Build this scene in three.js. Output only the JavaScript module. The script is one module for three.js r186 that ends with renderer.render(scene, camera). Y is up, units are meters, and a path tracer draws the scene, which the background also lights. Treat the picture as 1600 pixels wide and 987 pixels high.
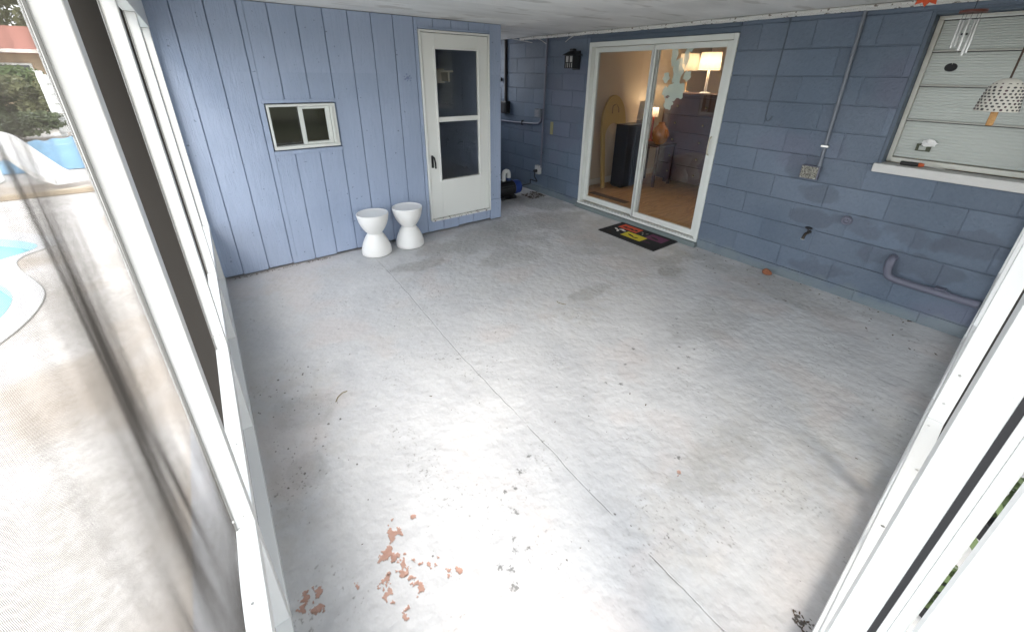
import * as THREE from 'three';
import { RoundedBoxGeometry } from 'three/addons/geometries/RoundedBoxGeometry.js';
import { mergeGeometries } from 'three/addons/utils/BufferGeometryUtils.js';

// ------------------------------------------------------------------ camera, sky, sun, exposure
const scene = new THREE.Scene();
// the photograph is the lower part of a 1600 x 1200 wide-angle frame: the lens axis lies 386 px below its top
const camera = new THREE.PerspectiveCamera(2 * Math.atan(600 / 628.313) * 180 / Math.PI, 1600 / 1200, 0.02, 400);
camera.setViewOffset(1600, 1200, 0, 600 - 386.234, 1600, 987);
camera.rotation.order = 'YXZ';
camera.rotation.set(-0.4066, -0.6462, 0.0135);
camera.position.set(0, 1.71, 0);
scene.add(camera);

const skyW = 256, skyH = 128, skyData = new Float32Array(skyW * skyH * 4);
for (let j = 0; j < skyH; j++) for (let i = 0; i < skyW; i++) {
  const el = ((j + 0.5) / skyH - 0.5) * Math.PI, s = Math.max(0, Math.sin(el)), k = Math.pow(1 - s, 3), o = (j * skyW + i) * 4;
  skyData[o] = 0.92 + 0.22 * k; skyData[o + 1] = 0.98 + 0.20 * k; skyData[o + 2] = 1.08 + 0.12 * k; skyData[o + 3] = 1;
}
const sky = new THREE.DataTexture(skyData, skyW, skyH, THREE.RGBAFormat, THREE.FloatType);
sky.mapping = THREE.EquirectangularReflectionMapping; sky.magFilter = THREE.LinearFilter; sky.needsUpdate = true;
scene.background = sky; scene.environment = sky;

const sun = new THREE.DirectionalLight(0xfff6ea, 1.15);
sun.position.set(-2.6, 6.3, 5.2); sun.target.position.set(0, 0, -2);
sun.castShadow = true; sun.shadow.radius = 46; sun.shadow.mapSize.set(2048, 2048);
Object.assign(sun.shadow.camera, { left: -12, right: 12, top: 12, bottom: -12, near: 0.5, far: 40 });
scene.add(sun, sun.target);

const renderer = new THREE.WebGLRenderer({ antialias: true });
renderer.setSize(1024, 631);
renderer.toneMapping = THREE.LinearToneMapping;
renderer.toneMappingExposure = 4.75;
renderer.shadowMap.enabled = true;

// ------------------------------------------------------------------ helpers
let seed = 7;
const rnd = () => { seed = (seed * 1664525 + 1013904223) >>> 0; return seed / 4294967296; };
const rr = (a, b) => a + (b - a) * rnd();
const V = (x, y, z) => new THREE.Vector3(x, y, z);
const taken = new Map();
function numbered(n) { const k = taken.get(n) || 0; taken.set(n, k + 1); return k ? `${n}_${String(k).padStart(3, '0')}` : n; }
function thing(name, label, category, group, x = 0, y = 0, z = 0) {
  const o = new THREE.Group(); o.name = numbered(name); o.position.set(x, y, z);
  o.userData = { label, category }; if (group) o.userData.group = group;
  scene.add(o); return o;
}
function part(name, geo, mat, parent, label, kind) {
  if (Array.isArray(geo)) geo = mergeGeometries(geo.map((g) => { const h = g.index ? g.toNonIndexed() : g; for (const k of Object.keys(h.attributes)) if (!['position', 'normal', 'uv'].includes(k)) h.deleteAttribute(k); return h; }));
  const m = new THREE.Mesh(geo, mat); m.name = name; m.castShadow = m.receiveShadow = true;
  if (label) m.userData.label = label; if (kind) m.userData.kind = kind;
  parent.add(m); return m;
}
function lone(name, geo, mat, label, category, group) {   // a thing of one mesh
  const m = part(numbered(name), geo, mat, scene); Object.assign(m.userData, { label, category }); if (group) m.userData.group = group; return m;
}
function struct(name, geo, mat, parent = scene) { const m = part(parent === scene ? numbered(name) : name, geo, mat, parent); if (parent === scene) m.userData.kind = 'structure'; return m; }
function uvw(g) {   // uv in metres from the shape's own place
  const p = g.attributes.position, n = g.attributes.normal, a = new Float32Array(p.count * 2);
  for (let i = 0; i < p.count; i++) {
    const ax = Math.abs(n.getX(i)), ay = Math.abs(n.getY(i)), az = Math.abs(n.getZ(i));
    if (ax >= ay && ax >= az) { a[2 * i] = p.getZ(i); a[2 * i + 1] = p.getY(i); }
    else if (ay >= az) { a[2 * i] = p.getX(i); a[2 * i + 1] = p.getZ(i); }
    else { a[2 * i] = p.getX(i); a[2 * i + 1] = p.getY(i); }
  }
  g.setAttribute('uv', new THREE.BufferAttribute(a, 2)); return g;
}
function box(x0, x1, y0, y1, z0, z1, r = 0) {
  const w = Math.abs(x1 - x0), h = Math.abs(y1 - y0), d = Math.abs(z1 - z0);
  const g = r > 0 ? new RoundedBoxGeometry(w, h, d, 1, Math.min(r, w / 2.01, h / 2.01, d / 2.01)) : new THREE.BoxGeometry(w, h, d);
  g.translate((x0 + x1) / 2, (y0 + y1) / 2, (z0 + z1) / 2); return uvw(g);
}
function tube(pts, r, seg = 24, rad = 10, curve = true) {
  const c = curve ? new THREE.CatmullRomCurve3(pts, false, 'catmullrom', 0.2) : new THREE.CurvePath();
  if (!curve) for (let i = 1; i < pts.length; i++) c.add(new THREE.LineCurve3(pts[i - 1], pts[i]));
  return new THREE.TubeGeometry(c, seg, r, rad, false);
}
function rod(a, b, r, rad = 10, r2 = r) {
  const d = b.clone().sub(a), g = new THREE.CylinderGeometry(r2, r, d.length(), rad);
  g.applyQuaternion(new THREE.Quaternion().setFromUnitVectors(V(0, 1, 0), d.clone().normalize())).translate(...a.clone().add(b).multiplyScalar(0.5).toArray());
  return g;
}
function lathe(pts, seg = 40) { return new THREE.LatheGeometry(pts.map(([r, y]) => new THREE.Vector2(r, y)), seg); }

// ------------------------------------------------------------------ noise and textures
const NL = 256, lat = new Float32Array(NL * NL); for (let i = 0; i < lat.length; i++) lat[i] = rnd();
function vn(x, y) {
  const xi = Math.floor(x), yi = Math.floor(y); let fx = x - xi, fy = y - yi; fx = fx * fx * (3 - 2 * fx); fy = fy * fy * (3 - 2 * fy);
  const x0 = xi & 255, x1 = (xi + 1) & 255, y0 = (yi & 255) << 8, y1 = ((yi + 1) & 255) << 8;
  const a = lat[y0 + x0], b = lat[y0 + x1], c = lat[y1 + x0], d = lat[y1 + x1];
  return a + (b - a) * fx + (c - a) * fy + (a - b - c + d) * fx * fy;
}
function fbm(x, y, o = 4) { let s = 0, a = 0.5, t = 0; for (let i = 0; i < o; i++) { s += a * vn(x + 17.3 * i, y + 41.7 * i); t += a; a *= 0.5; x *= 2; y *= 2; } return s / t; }
const clamp = (x, a = 0, b = 1) => Math.min(b, Math.max(a, x));
const sm = (a, b, x) => { const t = clamp((x - a) / (b - a)); return t * t * (3 - 2 * t); };
const enc = (v) => 255 * (v <= 0.0031308 ? 12.92 * v : 1.055 * Math.pow(v, 1 / 2.4) - 0.055);
function tex(w, h, fn, srgb, repeat) {   // fn(u, v) with v up -> linear colour or a grey number
  const d = new Uint8Array(w * h * 4);
  for (let j = 0; j < h; j++) for (let i = 0; i < w; i++) {
    const c = fn((i + 0.5) / w, (j + 0.5) / h), o = (j * w + i) * 4;
    if (typeof c === 'number') d[o] = d[o + 1] = d[o + 2] = clamp(c) * 255;
    else for (let k = 0; k < 3; k++) d[o + k] = enc(clamp(c[k]));
    d[o + 3] = 255;
  }
  const t = new THREE.DataTexture(d, w, h); t.magFilter = THREE.LinearFilter; t.minFilter = THREE.LinearMipmapLinearFilter; t.generateMipmaps = true;
  t.wrapS = t.wrapT = THREE.RepeatWrapping; if (srgb) t.colorSpace = THREE.SRGBColorSpace; if (repeat) t.repeat.set(...repeat);
  t.needsUpdate = true; return t;
}
const lin = (r, g, b) => new THREE.Color().setRGB(r, g, b);
const std = (r, g, b, rough = 0.7, more = {}) => new THREE.MeshStandardMaterial({ color: lin(r, g, b), roughness: rough, metalness: 0, ...more });
const mixc = (a, b, t) => [a[0] + (b[0] - a[0]) * t, a[1] + (b[1] - a[1]) * t, a[2] + (b[2] - a[2]) * t];

// measured places: camera foot at the origin, siding wall face z = ZA, block wall face x = XB
const ZA = -4.035, XB = 4.05, CEIL = 2.2, XL = -0.129, XLO = -0.182, ZF = 0.03, ZFO = 0.08;

// painted slab: paint worn to grey and ochre grime, red undercoat where it has peeled, spots, a hairline crack
const FX0 = -0.4, FX1 = 4.4, FZ0 = -6.3, FZ1 = 0.5, FW = FX1 - FX0, FD = FZ1 - FZ0;
const peels = [[0.256, -1.09, 0.03, 0.06], [0.231, -0.985, 0.045, 0.05], [0.195, -1.03, 0.05, 0.05], [0.345, -1.12, 0.012, 0.03], [0.255, -0.884, 0.025, 0.06], [0.30, -0.93, 0.03, 0.03], [0.159, -0.959, 0.05, 0.03], [0.165, -0.91, 0.025, 0.035], [0.187, -0.828, 0.04, 0.025], [0.383, -0.838, 0.04, 0.03], [-0.07, -1.063, 0.04, 0.04], [-0.045, -1.02, 0.03, 0.02], [1.43, -0.575, 0.02, 0.012], [1.37, -0.555, 0.015, 0.01], [0.35, -0.9, 0.02, 0.02], [0.07, -1.02, 0.015, 0.03]];
const paws = [[0.919, -1.061, 13], [0.831, -1.019, 17], [0.767, -0.968, 13], [0.72, -0.98, 10], [0.701, -0.881, 16], [0.61, -0.761, 11], [0.63, -0.80, 10], [0.66, -0.74, 9], [0.56, -0.716, 16], [0.53, -0.75, 14], [0.536, -0.664, 18], [1.504, -0.621, 16], [2.362, -1.046, 14], [2.30, -1.12, 12], [2.25, -1.02, 12], [2.20, -1.15, 10], [2.095, -0.997, 12], [2.023, -1.29, 15], [1.85, -1.22, 12], [1.681, -1.12, 16], [1.62, -1.18, 12], [2.5, -1.3, 12], [2.6, -1.33, 10], [2.44, -1.22, 9], [1.35, -1.33, 9], [1.0, -1.9, 9]];
const stains = [[3.55, -2.0, 0.28, 0.16, 0.55], [3.30, -1.86, 0.14, 0.10, 0.6], [2.35, -2.0, 0.22, 0.08, 0.4], [1.35, -3.35, 0.35, 0.12, 0.45], [2.0, -3.5, 0.5, 0.2, 0.35], [3.2, -3.6, 0.7, 0.4, 0.5], [0.10, -2.0, 0.14, 0.16, 0.3], [0.04, -1.62, 0.08, 0.1, 0.25], [2.4, -3.0, 0.5, 0.22, 0.35], [3.75, -4.3, 0.35, 0.6, 0.6], [2.95, -1.2, 0.5, 0.2, 0.25], [2.6, -3.55, 1.1, 0.4, 0.38], [3.45, -2.7, 0.55, 0.9, 0.32], [3.8, -1.1, 0.2, 0.9, 0.35], [1.7, -0.5, 0.35, 0.12, 0.3]];
const crackX = (z) => 1.03 + 0.02 * (fbm(z * 1.3 + 9, 3.3, 3) - 0.5) * 2 + 0.012 * (fbm(z * 9 + 2, 8.1, 2) - 0.5) + sm(-1.6, -3.6, z) * 0.075;
const specks = []; for (let i = 0; i < 420; i++) { const a = rnd(); specks.push([rr(-0.1, 4), rr(-4, 0.02), rr(1.2, a > 0.9 ? 6 : 3.2) * 0.001, rr(0.3, 0.95)]); }
for (let i = 0; i < 90; i++) specks.push([rr(-0.12, 0.25), rr(-2.4, -1.5), rr(1.2, 5) * 0.001, rr(0.3, 0.9)]);
for (let i = 0; i < 22; i++) { const a = rr(0, 6.3), q = rr(0, 0.04); specks.push([1.265 + Math.cos(a) * q, 0.0 + Math.sin(a) * q, rr(2, 6) * 0.001, 0.95]); }
for (let i = 0; i < 60; i++) specks.push([rr(3.6, 4.03), rr(-2, -0.1), rr(2, 5) * 0.001, rr(0.4, 0.9)]);
const cellN = 64, cells = new Map();
specks.forEach((s) => { for (let a = -1; a <= 1; a++) for (let b = -1; b <= 1; b++) { const k = (Math.floor((s[0] - FX0) / FW * cellN) + a) * 1000 + Math.floor((s[1] - FZ0) / FD * cellN) + b; (cells.get(k) || cells.set(k, []).get(k)).push(s); } });
const FT = 2048, floorH = new Float32Array(FT * FT);
const floorMap = tex(FT, FT, (u, v) => {
  const x = FX0 + u * FW, z = FZ0 + v * FD;
  const big = fbm(x * 0.9 + 3, z * 0.9 + 5, 4), mid = fbm(x * 5 + 11, z * 5, 4), fine = fbm(x * 55, z * 55 + 7, 3);
  let c = mixc([0.46, 0.462, 0.468], [0.555, 0.555, 0.556], clamp(0.5 + (mid - 0.5) * 1.6 + (fine - 0.5) * 0.5));
  const ochre = sm(0.46, 0.72, fbm(x * 1.6 + 31, z * 2.2 + 7, 5)) * sm(0.35, 0.65, fbm(x * 22, z * 22, 3));
  c = mixc(c, [0.40, 0.36, 0.30], 0.2 * ochre);
  const pink = sm(0.55, 0.75, fbm(x * 3 + 70, z * 3 + 20, 4)); c = mixc(c, [0.56, 0.47, 0.43], 0.25 * pink);
  c = mixc(c, [0.33, 0.32, 0.29], 0.18 * sm(0.5, 0.75, big) * sm(0.4, 0.6, mid));
  let wear = 0; for (const s of stains) { const dx = (x - s[0]) / s[2], dz = (z - s[1]) / s[3], q = dx * dx + dz * dz + (mid - 0.5) * 2.4 + (fine - 0.5) * 0.8; if (q < 1.2) wear = Math.max(wear, s[4] * sm(1.2, 0.5, q)); }
  c = mixc(c, [0.19, 0.175, 0.15], 0.85 * wear * (0.55 + 0.45 * sm(0.4, 0.6, fine)));
  // grit and dirt caught in the pits
  const grit = sm(0.72, 0.86, fbm(x * 95 + 5, z * 95, 2)) * sm(0.5, 0.75, fbm(x * 4 + 50, z * 4 + 9, 3)); c = mixc(c, [0.13, 0.12, 0.10], 0.55 * grit);
  const tx = Math.floor(u * FT), tz = Math.floor(v * FT); let h = 0.5 + (fbm(x * 26, z * 26, 4) - 0.5) * 0.55 + (fbm(x * 7 + 3, z * 9 + 1, 3) - 0.5) * 0.5;
  for (const p of peels) {
    const dx = (x - p[0]) / p[2], dz = (z - p[1]) / p[3]; if (dx * dx + dz * dz > 4) continue;
    const q = dx * dx + dz * dz + (fbm(x * 50, z * 50, 5) - 0.5) * 4.8; if (q < 0.12) { c = mixc([0.36, 0.20, 0.15], [0.44, 0.285, 0.23], fine); h -= 0.22; }
  }
  for (const p of paws) {
    const dx = (x - p[0]) * 1000 / p[2], dz = (z - p[1]) * 1000 / p[2], d2 = dx * dx + dz * dz; if (d2 > 4) continue;
    const a = Math.atan2(dz, dx), q = Math.sqrt(d2) + 0.25 * Math.cos(5 * a + p[2]) * sm(0.3, 0.9, Math.sqrt(d2)) + (fbm(x * 160, z * 160, 2) - 0.5) * 1.6;
    c = mixc(c, [0.10, 0.10, 0.095], 0.78 * sm(0.95, 0.3, q));
  }
  const near = cells.get(Math.floor(u * cellN) * 1000 + Math.floor(v * cellN));
  if (near) for (const s of near) { const d = Math.hypot((x - s[0]), (z - s[1]) * 0.8) / s[2] + (fine - 0.5) * 1.4; if (d < 1) c = mixc(c, [0.07, 0.06, 0.05], s[3]); }
  const cd = Math.abs(x - crackX(z)); if (z < 0.1 && z > -3.7) { const gap = sm(0.3, 0.42, fbm(z * 4, 12.3, 3)) * sm(0.003, 0.001, cd); c = mixc(c, [0.20, 0.19, 0.18], 0.32 * gap); h -= 0.3 * gap; }
  floorH[tz * FT + tx] = h; return c;
}, true);
const floorBump = tex(FT, FT, (u, v) => floorH[Math.floor(v * FT) * FT + Math.floor(u * FT)], false);

// block wall paint: one coat over the whole wall, touched up in darker and purplish patches
const BZ0 = -6.4, BZ1 = 1.6, BH = 2.4;
const touch = [[-1.10, 0.83, 0.16, 0.10], [-0.55, 0.64, 0.34, 0.09], [-0.16, 0.66, 0.20, 0.12], [-1.05, 0.62, 0.2, 0.08], [-0.42, 0.42, 0.3, 0.1], [-0.95, 0.19, 0.22, 0.1], [-1.2, 1.0, 0.2, 0.12]];
const blockMap = tex(2048, 1024, (u, v) => {
  const z = BZ0 + u * (BZ1 - BZ0), y = v * BH, n = fbm(z * 2.2 + 5, y * 2.2, 4), f = fbm(z * 60, y * 60, 2), g = fbm(z * 9, y * 9 + 4, 3);
  let c = mixc([0.102, 0.138, 0.190], [0.136, 0.172, 0.226], clamp(0.5 + (n - 0.5) * 1.8 + (f - 0.5) * 0.5));
  c = mixc(c, [0.130, 0.138, 0.196], 0.5 * sm(0.52, 0.68, fbm(z * 1.4 + 60, y * 1.8 + 9, 4)));
  for (const t of touch) { const dx = (z - t[0]) / t[2], dy = (y - t[1]) / t[3]; const q = dx * dx + dy * dy + (g - 0.5) * 2.4; c = mixc(c, [0.080, 0.098, 0.132], 0.55 * sm(1.1, 0.5, q)); }
  c = mixc(c, [0.22, 0.26, 0.25], 0.5 * sm(0.13, 0.02, y + (g - 0.5) * 0.16));                       // green film and splash along the foot
  if (fbm(z * 70 + 8, y * 70, 2) > 0.92) c = mixc(c, [0.05, 0.05, 0.06], 0.7);
  
  return c;
}, true, [1 / (BZ1 - BZ0), 1 / BH]);
blockMap.offset.set(-BZ0 / (BZ1 - BZ0), 0);
const blockBump = tex(512, 512, (u, v) => 0.5 + (fbm(u * 64, v * 64, 3) - 0.5) * 0.8 + (vn(u * 256, v * 256) - 0.5) * 0.25, false, [1 / 0.8, 1 / 0.8]);
// rough-sawn siding: long vertical grain under paint
const sidingBump = tex(1024, 1024, (u, v) => { const w = fbm(u * 8, v * 4, 3) * 0.05; return 0.5 + (fbm((u + w) * 128, v * 8, 3) - 0.5) * 0.75 + (fbm(u * 64, v * 64, 3) - 0.5) * 0.6; }, false, [1, 1]);
const sidingMap = tex(1024, 1024, (u, v) => { const n = fbm(u * 4, v * 4, 4), f = fbm(u * 128, v * 16, 2); let c = mixc([0.305, 0.372, 0.502], [0.35, 0.418, 0.555], clamp(0.5 + (n - 0.5) * 1.5 + (f - 0.5) * 0.6)); if (fbm(u * 64 + 9, v * 64 + 2, 2) > 0.9) c = mixc(c, [0.12, 0.14, 0.18], 0.7); return c; }, true, [1 / 1.7, 1 / 1.7]);
const grainBump = tex(256, 256, (u, v) => fbm(u * 32, v * 32, 4), false, [3, 3]);
const deckMap = tex(1024, 1024, (u, v) => { const n = fbm(u * 8, v * 8, 5), f = fbm(u * 128, v * 128, 2); let c = mixc([0.44, 0.41, 0.37], [0.60, 0.57, 0.53], clamp(0.5 + (n - 0.5) * 2 + (f - 0.5))); return mixc(c, [0.36, 0.28, 0.20], 0.5 * sm(0.55, 0.75, fbm(u * 4 + 40, v * 4 + 3, 4))); }, true, [1 / 4, 1 / 4]);
const ceilMap = tex(1024, 1024, (u, v) => { const n = fbm(u * 4, v * 12, 5); let c = mixc([0.62, 0.62, 0.61], [0.78, 0.78, 0.77], clamp(0.5 + (n - 0.5) * 2)); return mixc(c, [0.36, 0.34, 0.31], 0.5 * sm(0.62, 0.76, fbm(u * 8 + 9, v * 24, 4))); }, true, [1 / 3, 1 / 3]);
const woodMap = tex(1024, 512, (u, v) => { const w = fbm(u * 4, v * 8, 3), r = fbm(u * 8 + w * 3, v * 64 + w * 10, 4); return mixc([0.33, 0.165, 0.05], [0.54, 0.31, 0.115], clamp(0.5 + (r - 0.5) * 2)); }, true, [1 / 1.6, 1 / 0.8]);
const oldPaint = tex(512, 512, (u, v) => { const n = fbm(u * 32, v * 32, 4); let c = mixc([0.66, 0.66, 0.63], [0.78, 0.78, 0.76], n); if (n > 0.665) c = [0.20, 0.17, 0.14]; return c; }, true, [1 / 0.7, 1 / 0.7]);

const M = {
  slab: new THREE.MeshStandardMaterial({ map: floorMap, bumpMap: floorBump, bumpScale: 0.010, roughness: 0.6 }),
  block: new THREE.MeshStandardMaterial({ map: blockMap, bumpMap: blockBump, bumpScale: 0.0025, roughness: 0.62 }),
  siding: new THREE.MeshStandardMaterial({ map: sidingMap, bumpMap: sidingBump, bumpScale: 0.003, roughness: 0.66 }),
  ceiling: new THREE.MeshStandardMaterial({ map: ceilMap, bumpMap: grainBump, bumpScale: 0.002, roughness: 0.8 }),
  white: std(0.78, 0.79, 0.78, 0.35, { bumpMap: grainBump, bumpScale: 0.0002 }),
  doorWhite: std(0.76, 0.77, 0.73, 0.42),
  sashWhite: std(0.68, 0.70, 0.66, 0.45),
  chipped: new THREE.MeshStandardMaterial({ map: oldPaint, roughness: 0.6, bumpMap: grainBump, bumpScale: 0.002 }),
  plastic: std(0.86, 0.85, 0.82, 0.42, { bumpMap: grainBump, bumpScale: 0.0006 }),
  thread: std(0.042, 0.037, 0.032, 0.7),
  black: std(0.012, 0.012, 0.013, 0.45), soot: std(0.02, 0.02, 0.022, 0.8),
  blueTrim: std(0.085, 0.115, 0.155, 0.55, { bumpMap: grainBump, bumpScale: 0.0015 }),
  pipe: std(0.13, 0.135, 0.18, 0.38),
  conduit: std(0.16, 0.18, 0.21, 0.4),
  steel: std(0.6, 0.6, 0.58, 0.3, { metalness: 0.9 }), brass: std(0.35, 0.28, 0.14, 0.4, { metalness: 0.8 }),
  glass: new THREE.MeshPhysicalMaterial({ color: 0xffffff, transmission: 1, thickness: 0, roughness: 0.0, ior: 1.5 }),
  darkWood: std(0.075, 0.03, 0.022, 0.4), wood: new THREE.MeshStandardMaterial({ map: woodMap, roughness: 0.35, bumpMap: grainBump, bumpScale: 0.0004 }),
  beige: std(0.62, 0.52, 0.39, 0.8), roomWhite: std(0.72, 0.68, 0.6, 0.8), brownWall: std(0.12, 0.10, 0.06, 0.8),
  pumpBlue: std(0.02, 0.05, 0.22, 0.4), rubber: std(0.018, 0.018, 0.018, 0.7),
};

// ------------------------------------------------------------------ ground, slab, ceiling, roofs
const deckM = new THREE.MeshStandardMaterial({ map: deckMap, roughness: 0.85, bumpMap: grainBump, bumpScale: 0.002 });
// the pool: two joined lobes cut out of the deck sheet
function ring(pts, n = 120) { return new THREE.CatmullRomCurve3(pts.map(([x, z]) => V(x, 0, z)), true, 'catmullrom', 0.5).getPoints(n).map((p) => new THREE.Vector2(p.x, -p.z)); }
const poolPts = [[-1.62, -4.9], [-1.72, -4.1], [-2.3, -3.3], [-3.4, -3.0], [-5.0, -3.4], [-6.0, -5.2], [-5.6, -7.4], [-4.2, -8.1], [-2.8, -7.5], [-1.78, -6.5], [-2.0, -6.05], [-1.95, -5.7]];
const waterEdge = ring(poolPts);
const copingEdge = (() => { const c = new THREE.Vector2(-3.7, 5.4); return waterEdge.map((p) => { const d = p.clone().sub(c); return c.clone().add(d.multiplyScalar(1 + 0.20 / d.length())); }); })();
{
  const s = new THREE.Shape([new THREE.Vector2(-150, -150), new THREE.Vector2(150, -150), new THREE.Vector2(150, 150), new THREE.Vector2(-150, 150)]);
  s.holes.push(new THREE.Path(waterEdge));
  const g = new THREE.ShapeGeometry(s).rotateX(-Math.PI / 2).translate(0, -0.12, 0); g.computeVertexNormals();
  struct('pool_deck', uvw(g), deckM);
}
struct('patio_slab', (() => {
  const g = new THREE.BoxGeometry(FW, 0.3, FD); g.translate((FX0 + FX1) / 2, -0.15, (FZ0 + FZ1) / 2);
  const p = g.attributes.position, a = new Float32Array(p.count * 2); for (let i = 0; i < p.count; i++) { a[2 * i] = (p.getX(i) - FX0) / FW; a[2 * i + 1] = (p.getZ(i) - FZ0) / FD; }
  g.setAttribute('uv', new THREE.BufferAttribute(a, 2)); return g;
})(), M.slab);
struct('patio_ceiling', box(-0.215, 4.25, CEIL, CEIL + 0.05, -6.3, 0.22), M.ceiling);
{
  const r = thing('house_roof', 'flat grey shingle roof with white fascia over the patio and the house', 'roof');
  const sh = std(0.16, 0.15, 0.14, 0.9);
  part('roof_deck', box(-0.22, 8.2, 2.5, 2.6, -6.6, 0.25), sh, r); part('roof_deck', box(4.25, 8.2, 2.5, 2.6, 0.251, 1.0), sh, r);
  part('fascia', box(-0.24, -0.22, CEIL + 0.002, 2.6, -6.6, 0.25), M.white, r);
  part('fascia', box(-0.22, 4.25, CEIL + 0.06, 2.5, 0.23, 0.25), M.white, r);
  part('fascia', box(4.25, 8.2, 2.45, 2.5, 0.97, 1.0), M.white, r);
}

{ // cover over the yard beside the doorway: it keeps the light off the slab along the front screen
  const r = thing('yard_cover', 'flat white cover on slim posts over the yard beside the doorway', 'roof');
  part('cover_deck', box(0.95, 8.2, 2.66, 2.74, 0.1, 4.6, 0.01), M.white, r);
  for (const x of [1.05, 4.5, 8.0]) part('cover_post', box(x, x + 0.08, -0.12, 2.659, 4.4, 4.48, 0.004), M.white, r);
}

// ------------------------------------------------------------------ siding wall
{
  const w = thing('siding_wall', 'periwinkle blue grooved wood siding wall with a white door and a small window', 'wall');
  const G0 = 0.012, P = 0.2025, gap = 0.0065, top = CEIL - 0.004, X0 = -0.19, X1 = 2.85;
  const win = [0.46, 1.02, 1.07, 1.46], door = [1.872, 2.696, 0.15, 2.098];
  part('backing', [box(X0, win[0], 0.03, top, ZA - 0.1, ZA - 0.012), box(win[0], win[1], 0.03, win[2], ZA - 0.1, ZA - 0.012), box(win[0], win[1], win[3], top, ZA - 0.1, ZA - 0.012), box(win[1], door[0], 0.03, top, ZA - 0.1, ZA - 0.012),
    box(door[0], door[1], door[3], top, ZA - 0.1, ZA - 0.012), box(door[0], door[1], 0.03, door[2], ZA - 0.1, ZA - 0.012), box(door[1], X1 - 0.02, 0.03, top, ZA - 0.1, ZA - 0.012)], std(0.24, 0.30, 0.42, 0.8), w);
  const board = (x0, x1, y0, y1) => { if (x1 - x0 > 0.012) part('siding_board', box(x0, x1, y0, y1, ZA - 0.014, ZA + rr(-0.0012, 0.0008), 0.0025), M.siding, w); };
  const cuts = [X0]; for (let k = 0; k < 14; k++) cuts.push(G0 + P * k);
  cuts.push(door[1] + 0.001);
  for (let i = 0; i + 1 < cuts.length; i++) {
    const a = cuts[i] + (i ? gap / 2 : 0), b = cuts[i + 1] - gap / 2, foot = rr(0.014, 0.03);
    let holes = [[a, b, foot, top]];
    for (const [h0, h1, k0, k1] of [win, door]) {
      const out = [];
      for (const [p, q, r, s] of holes) {
        if (q <= h0 || p >= h1 || s <= k0 || r >= k1) { out.push([p, q, r, s]); continue; }
        if (p < h0) out.push([p, h0, r, s]); if (q > h1) out.push([h1, q, r, s]);
        const m0 = Math.max(p, h0), m1 = Math.min(q, h1); if (r < k0) out.push([m0, m1, r, k0]); if (s > k1) out.push([m0, m1, k1, s]);
      }
      holes = out;
    }
    for (const h of holes) board(...h);
  }
  part('corner_board', box(2.70, X1, 0.266, top, ZA - 0.014, ZA + 0.004, 0.003), M.siding, w);
  part('base_board', box(2.70, X1 + 0.003, 0.012, 0.262, ZA - 0.014, ZA + 0.008, 0.003), M.siding, w);
  part('return_wall', box(X1 - 0.02, X1, 0.02, top, -6.2, ZA - 0.015), M.siding, w);
  part('window_trim', [box(0.445, 1.03, 1.462, 1.492, ZA - 0.01, ZA + 0.008, 0.002), box(0.46, 1.03, 1.035, 1.068, ZA - 0.01, ZA + 0.008, 0.002)], M.siding, w);
  part('door_head_trim', box(1.872, 2.70, 2.100, 2.116, ZA - 0.01, ZA + 0.014, 0.003), M.siding, w);
}
// mortar-like putty left where a lamp was taken off the siding
lone('putty_patch', (() => { const g = [new THREE.SphereGeometry(0.017, 10, 6).scale(1, 0.8, 0.25)]; for (let k = 0; k < 7; k++) { const a = k * 0.9, q = rr(0.025, 0.045); g.push(new THREE.SphereGeometry(rr(0.005, 0.009), 8, 5).scale(1, 1, 0.3).translate(Math.cos(a) * q, Math.sin(a) * q * 0.8, 0)); } return g.map((h) => h.translate(1.736, 1.661, ZA + 0.001)); })(), std(0.22, 0.27, 0.42, 0.8), 'lumpy patch of filler on blue siding beside the white door', 'patch');

// small sliding window in the siding
{
  const t = thing('sliding_window', 'small white two-pane sliding window set in the blue siding', 'window', null, 0.74, 1.08, ZA);
  const b = (x0, x1, y0, y1, z0, z1, r = 0.003) => box(x0, x1, y0, y1, z0, z1, r);
  part('window_frame', [b(-0.27, 0.272, 0.352, 0.372, -0.07, 0.014), b(-0.27, 0.272, 0.0, 0.028, -0.07, 0.018), b(-0.27, -0.252, 0.0281, 0.3519, -0.07, 0.014), b(0.225, 0.272, 0.0281, 0.3519, -0.07, 0.014)], M.sashWhite, t);
  part('sash', [b(-0.03, 0.0, 0.03, 0.35, -0.045, 0.004), b(0.19, 0.222, 0.03, 0.35, -0.045, 0.004), b(0.0, 0.19, 0.03, 0.05, -0.045, 0.002), b(0.0, 0.19, 0.33, 0.35, -0.045, 0.002)], M.sashWhite, t);
  part('pane', box(-0.25, -0.03, 0.03, 0.35, -0.052, -0.05), M.glass, t);
  part('pane', box(0.0, 0.19, 0.05, 0.33, -0.022, -0.02), M.glass, t);
  part('track', b(0.237, 0.243, 0.03, 0.35, 0.0145, 0.022, 0.001), M.sashWhite, t);
}
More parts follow.
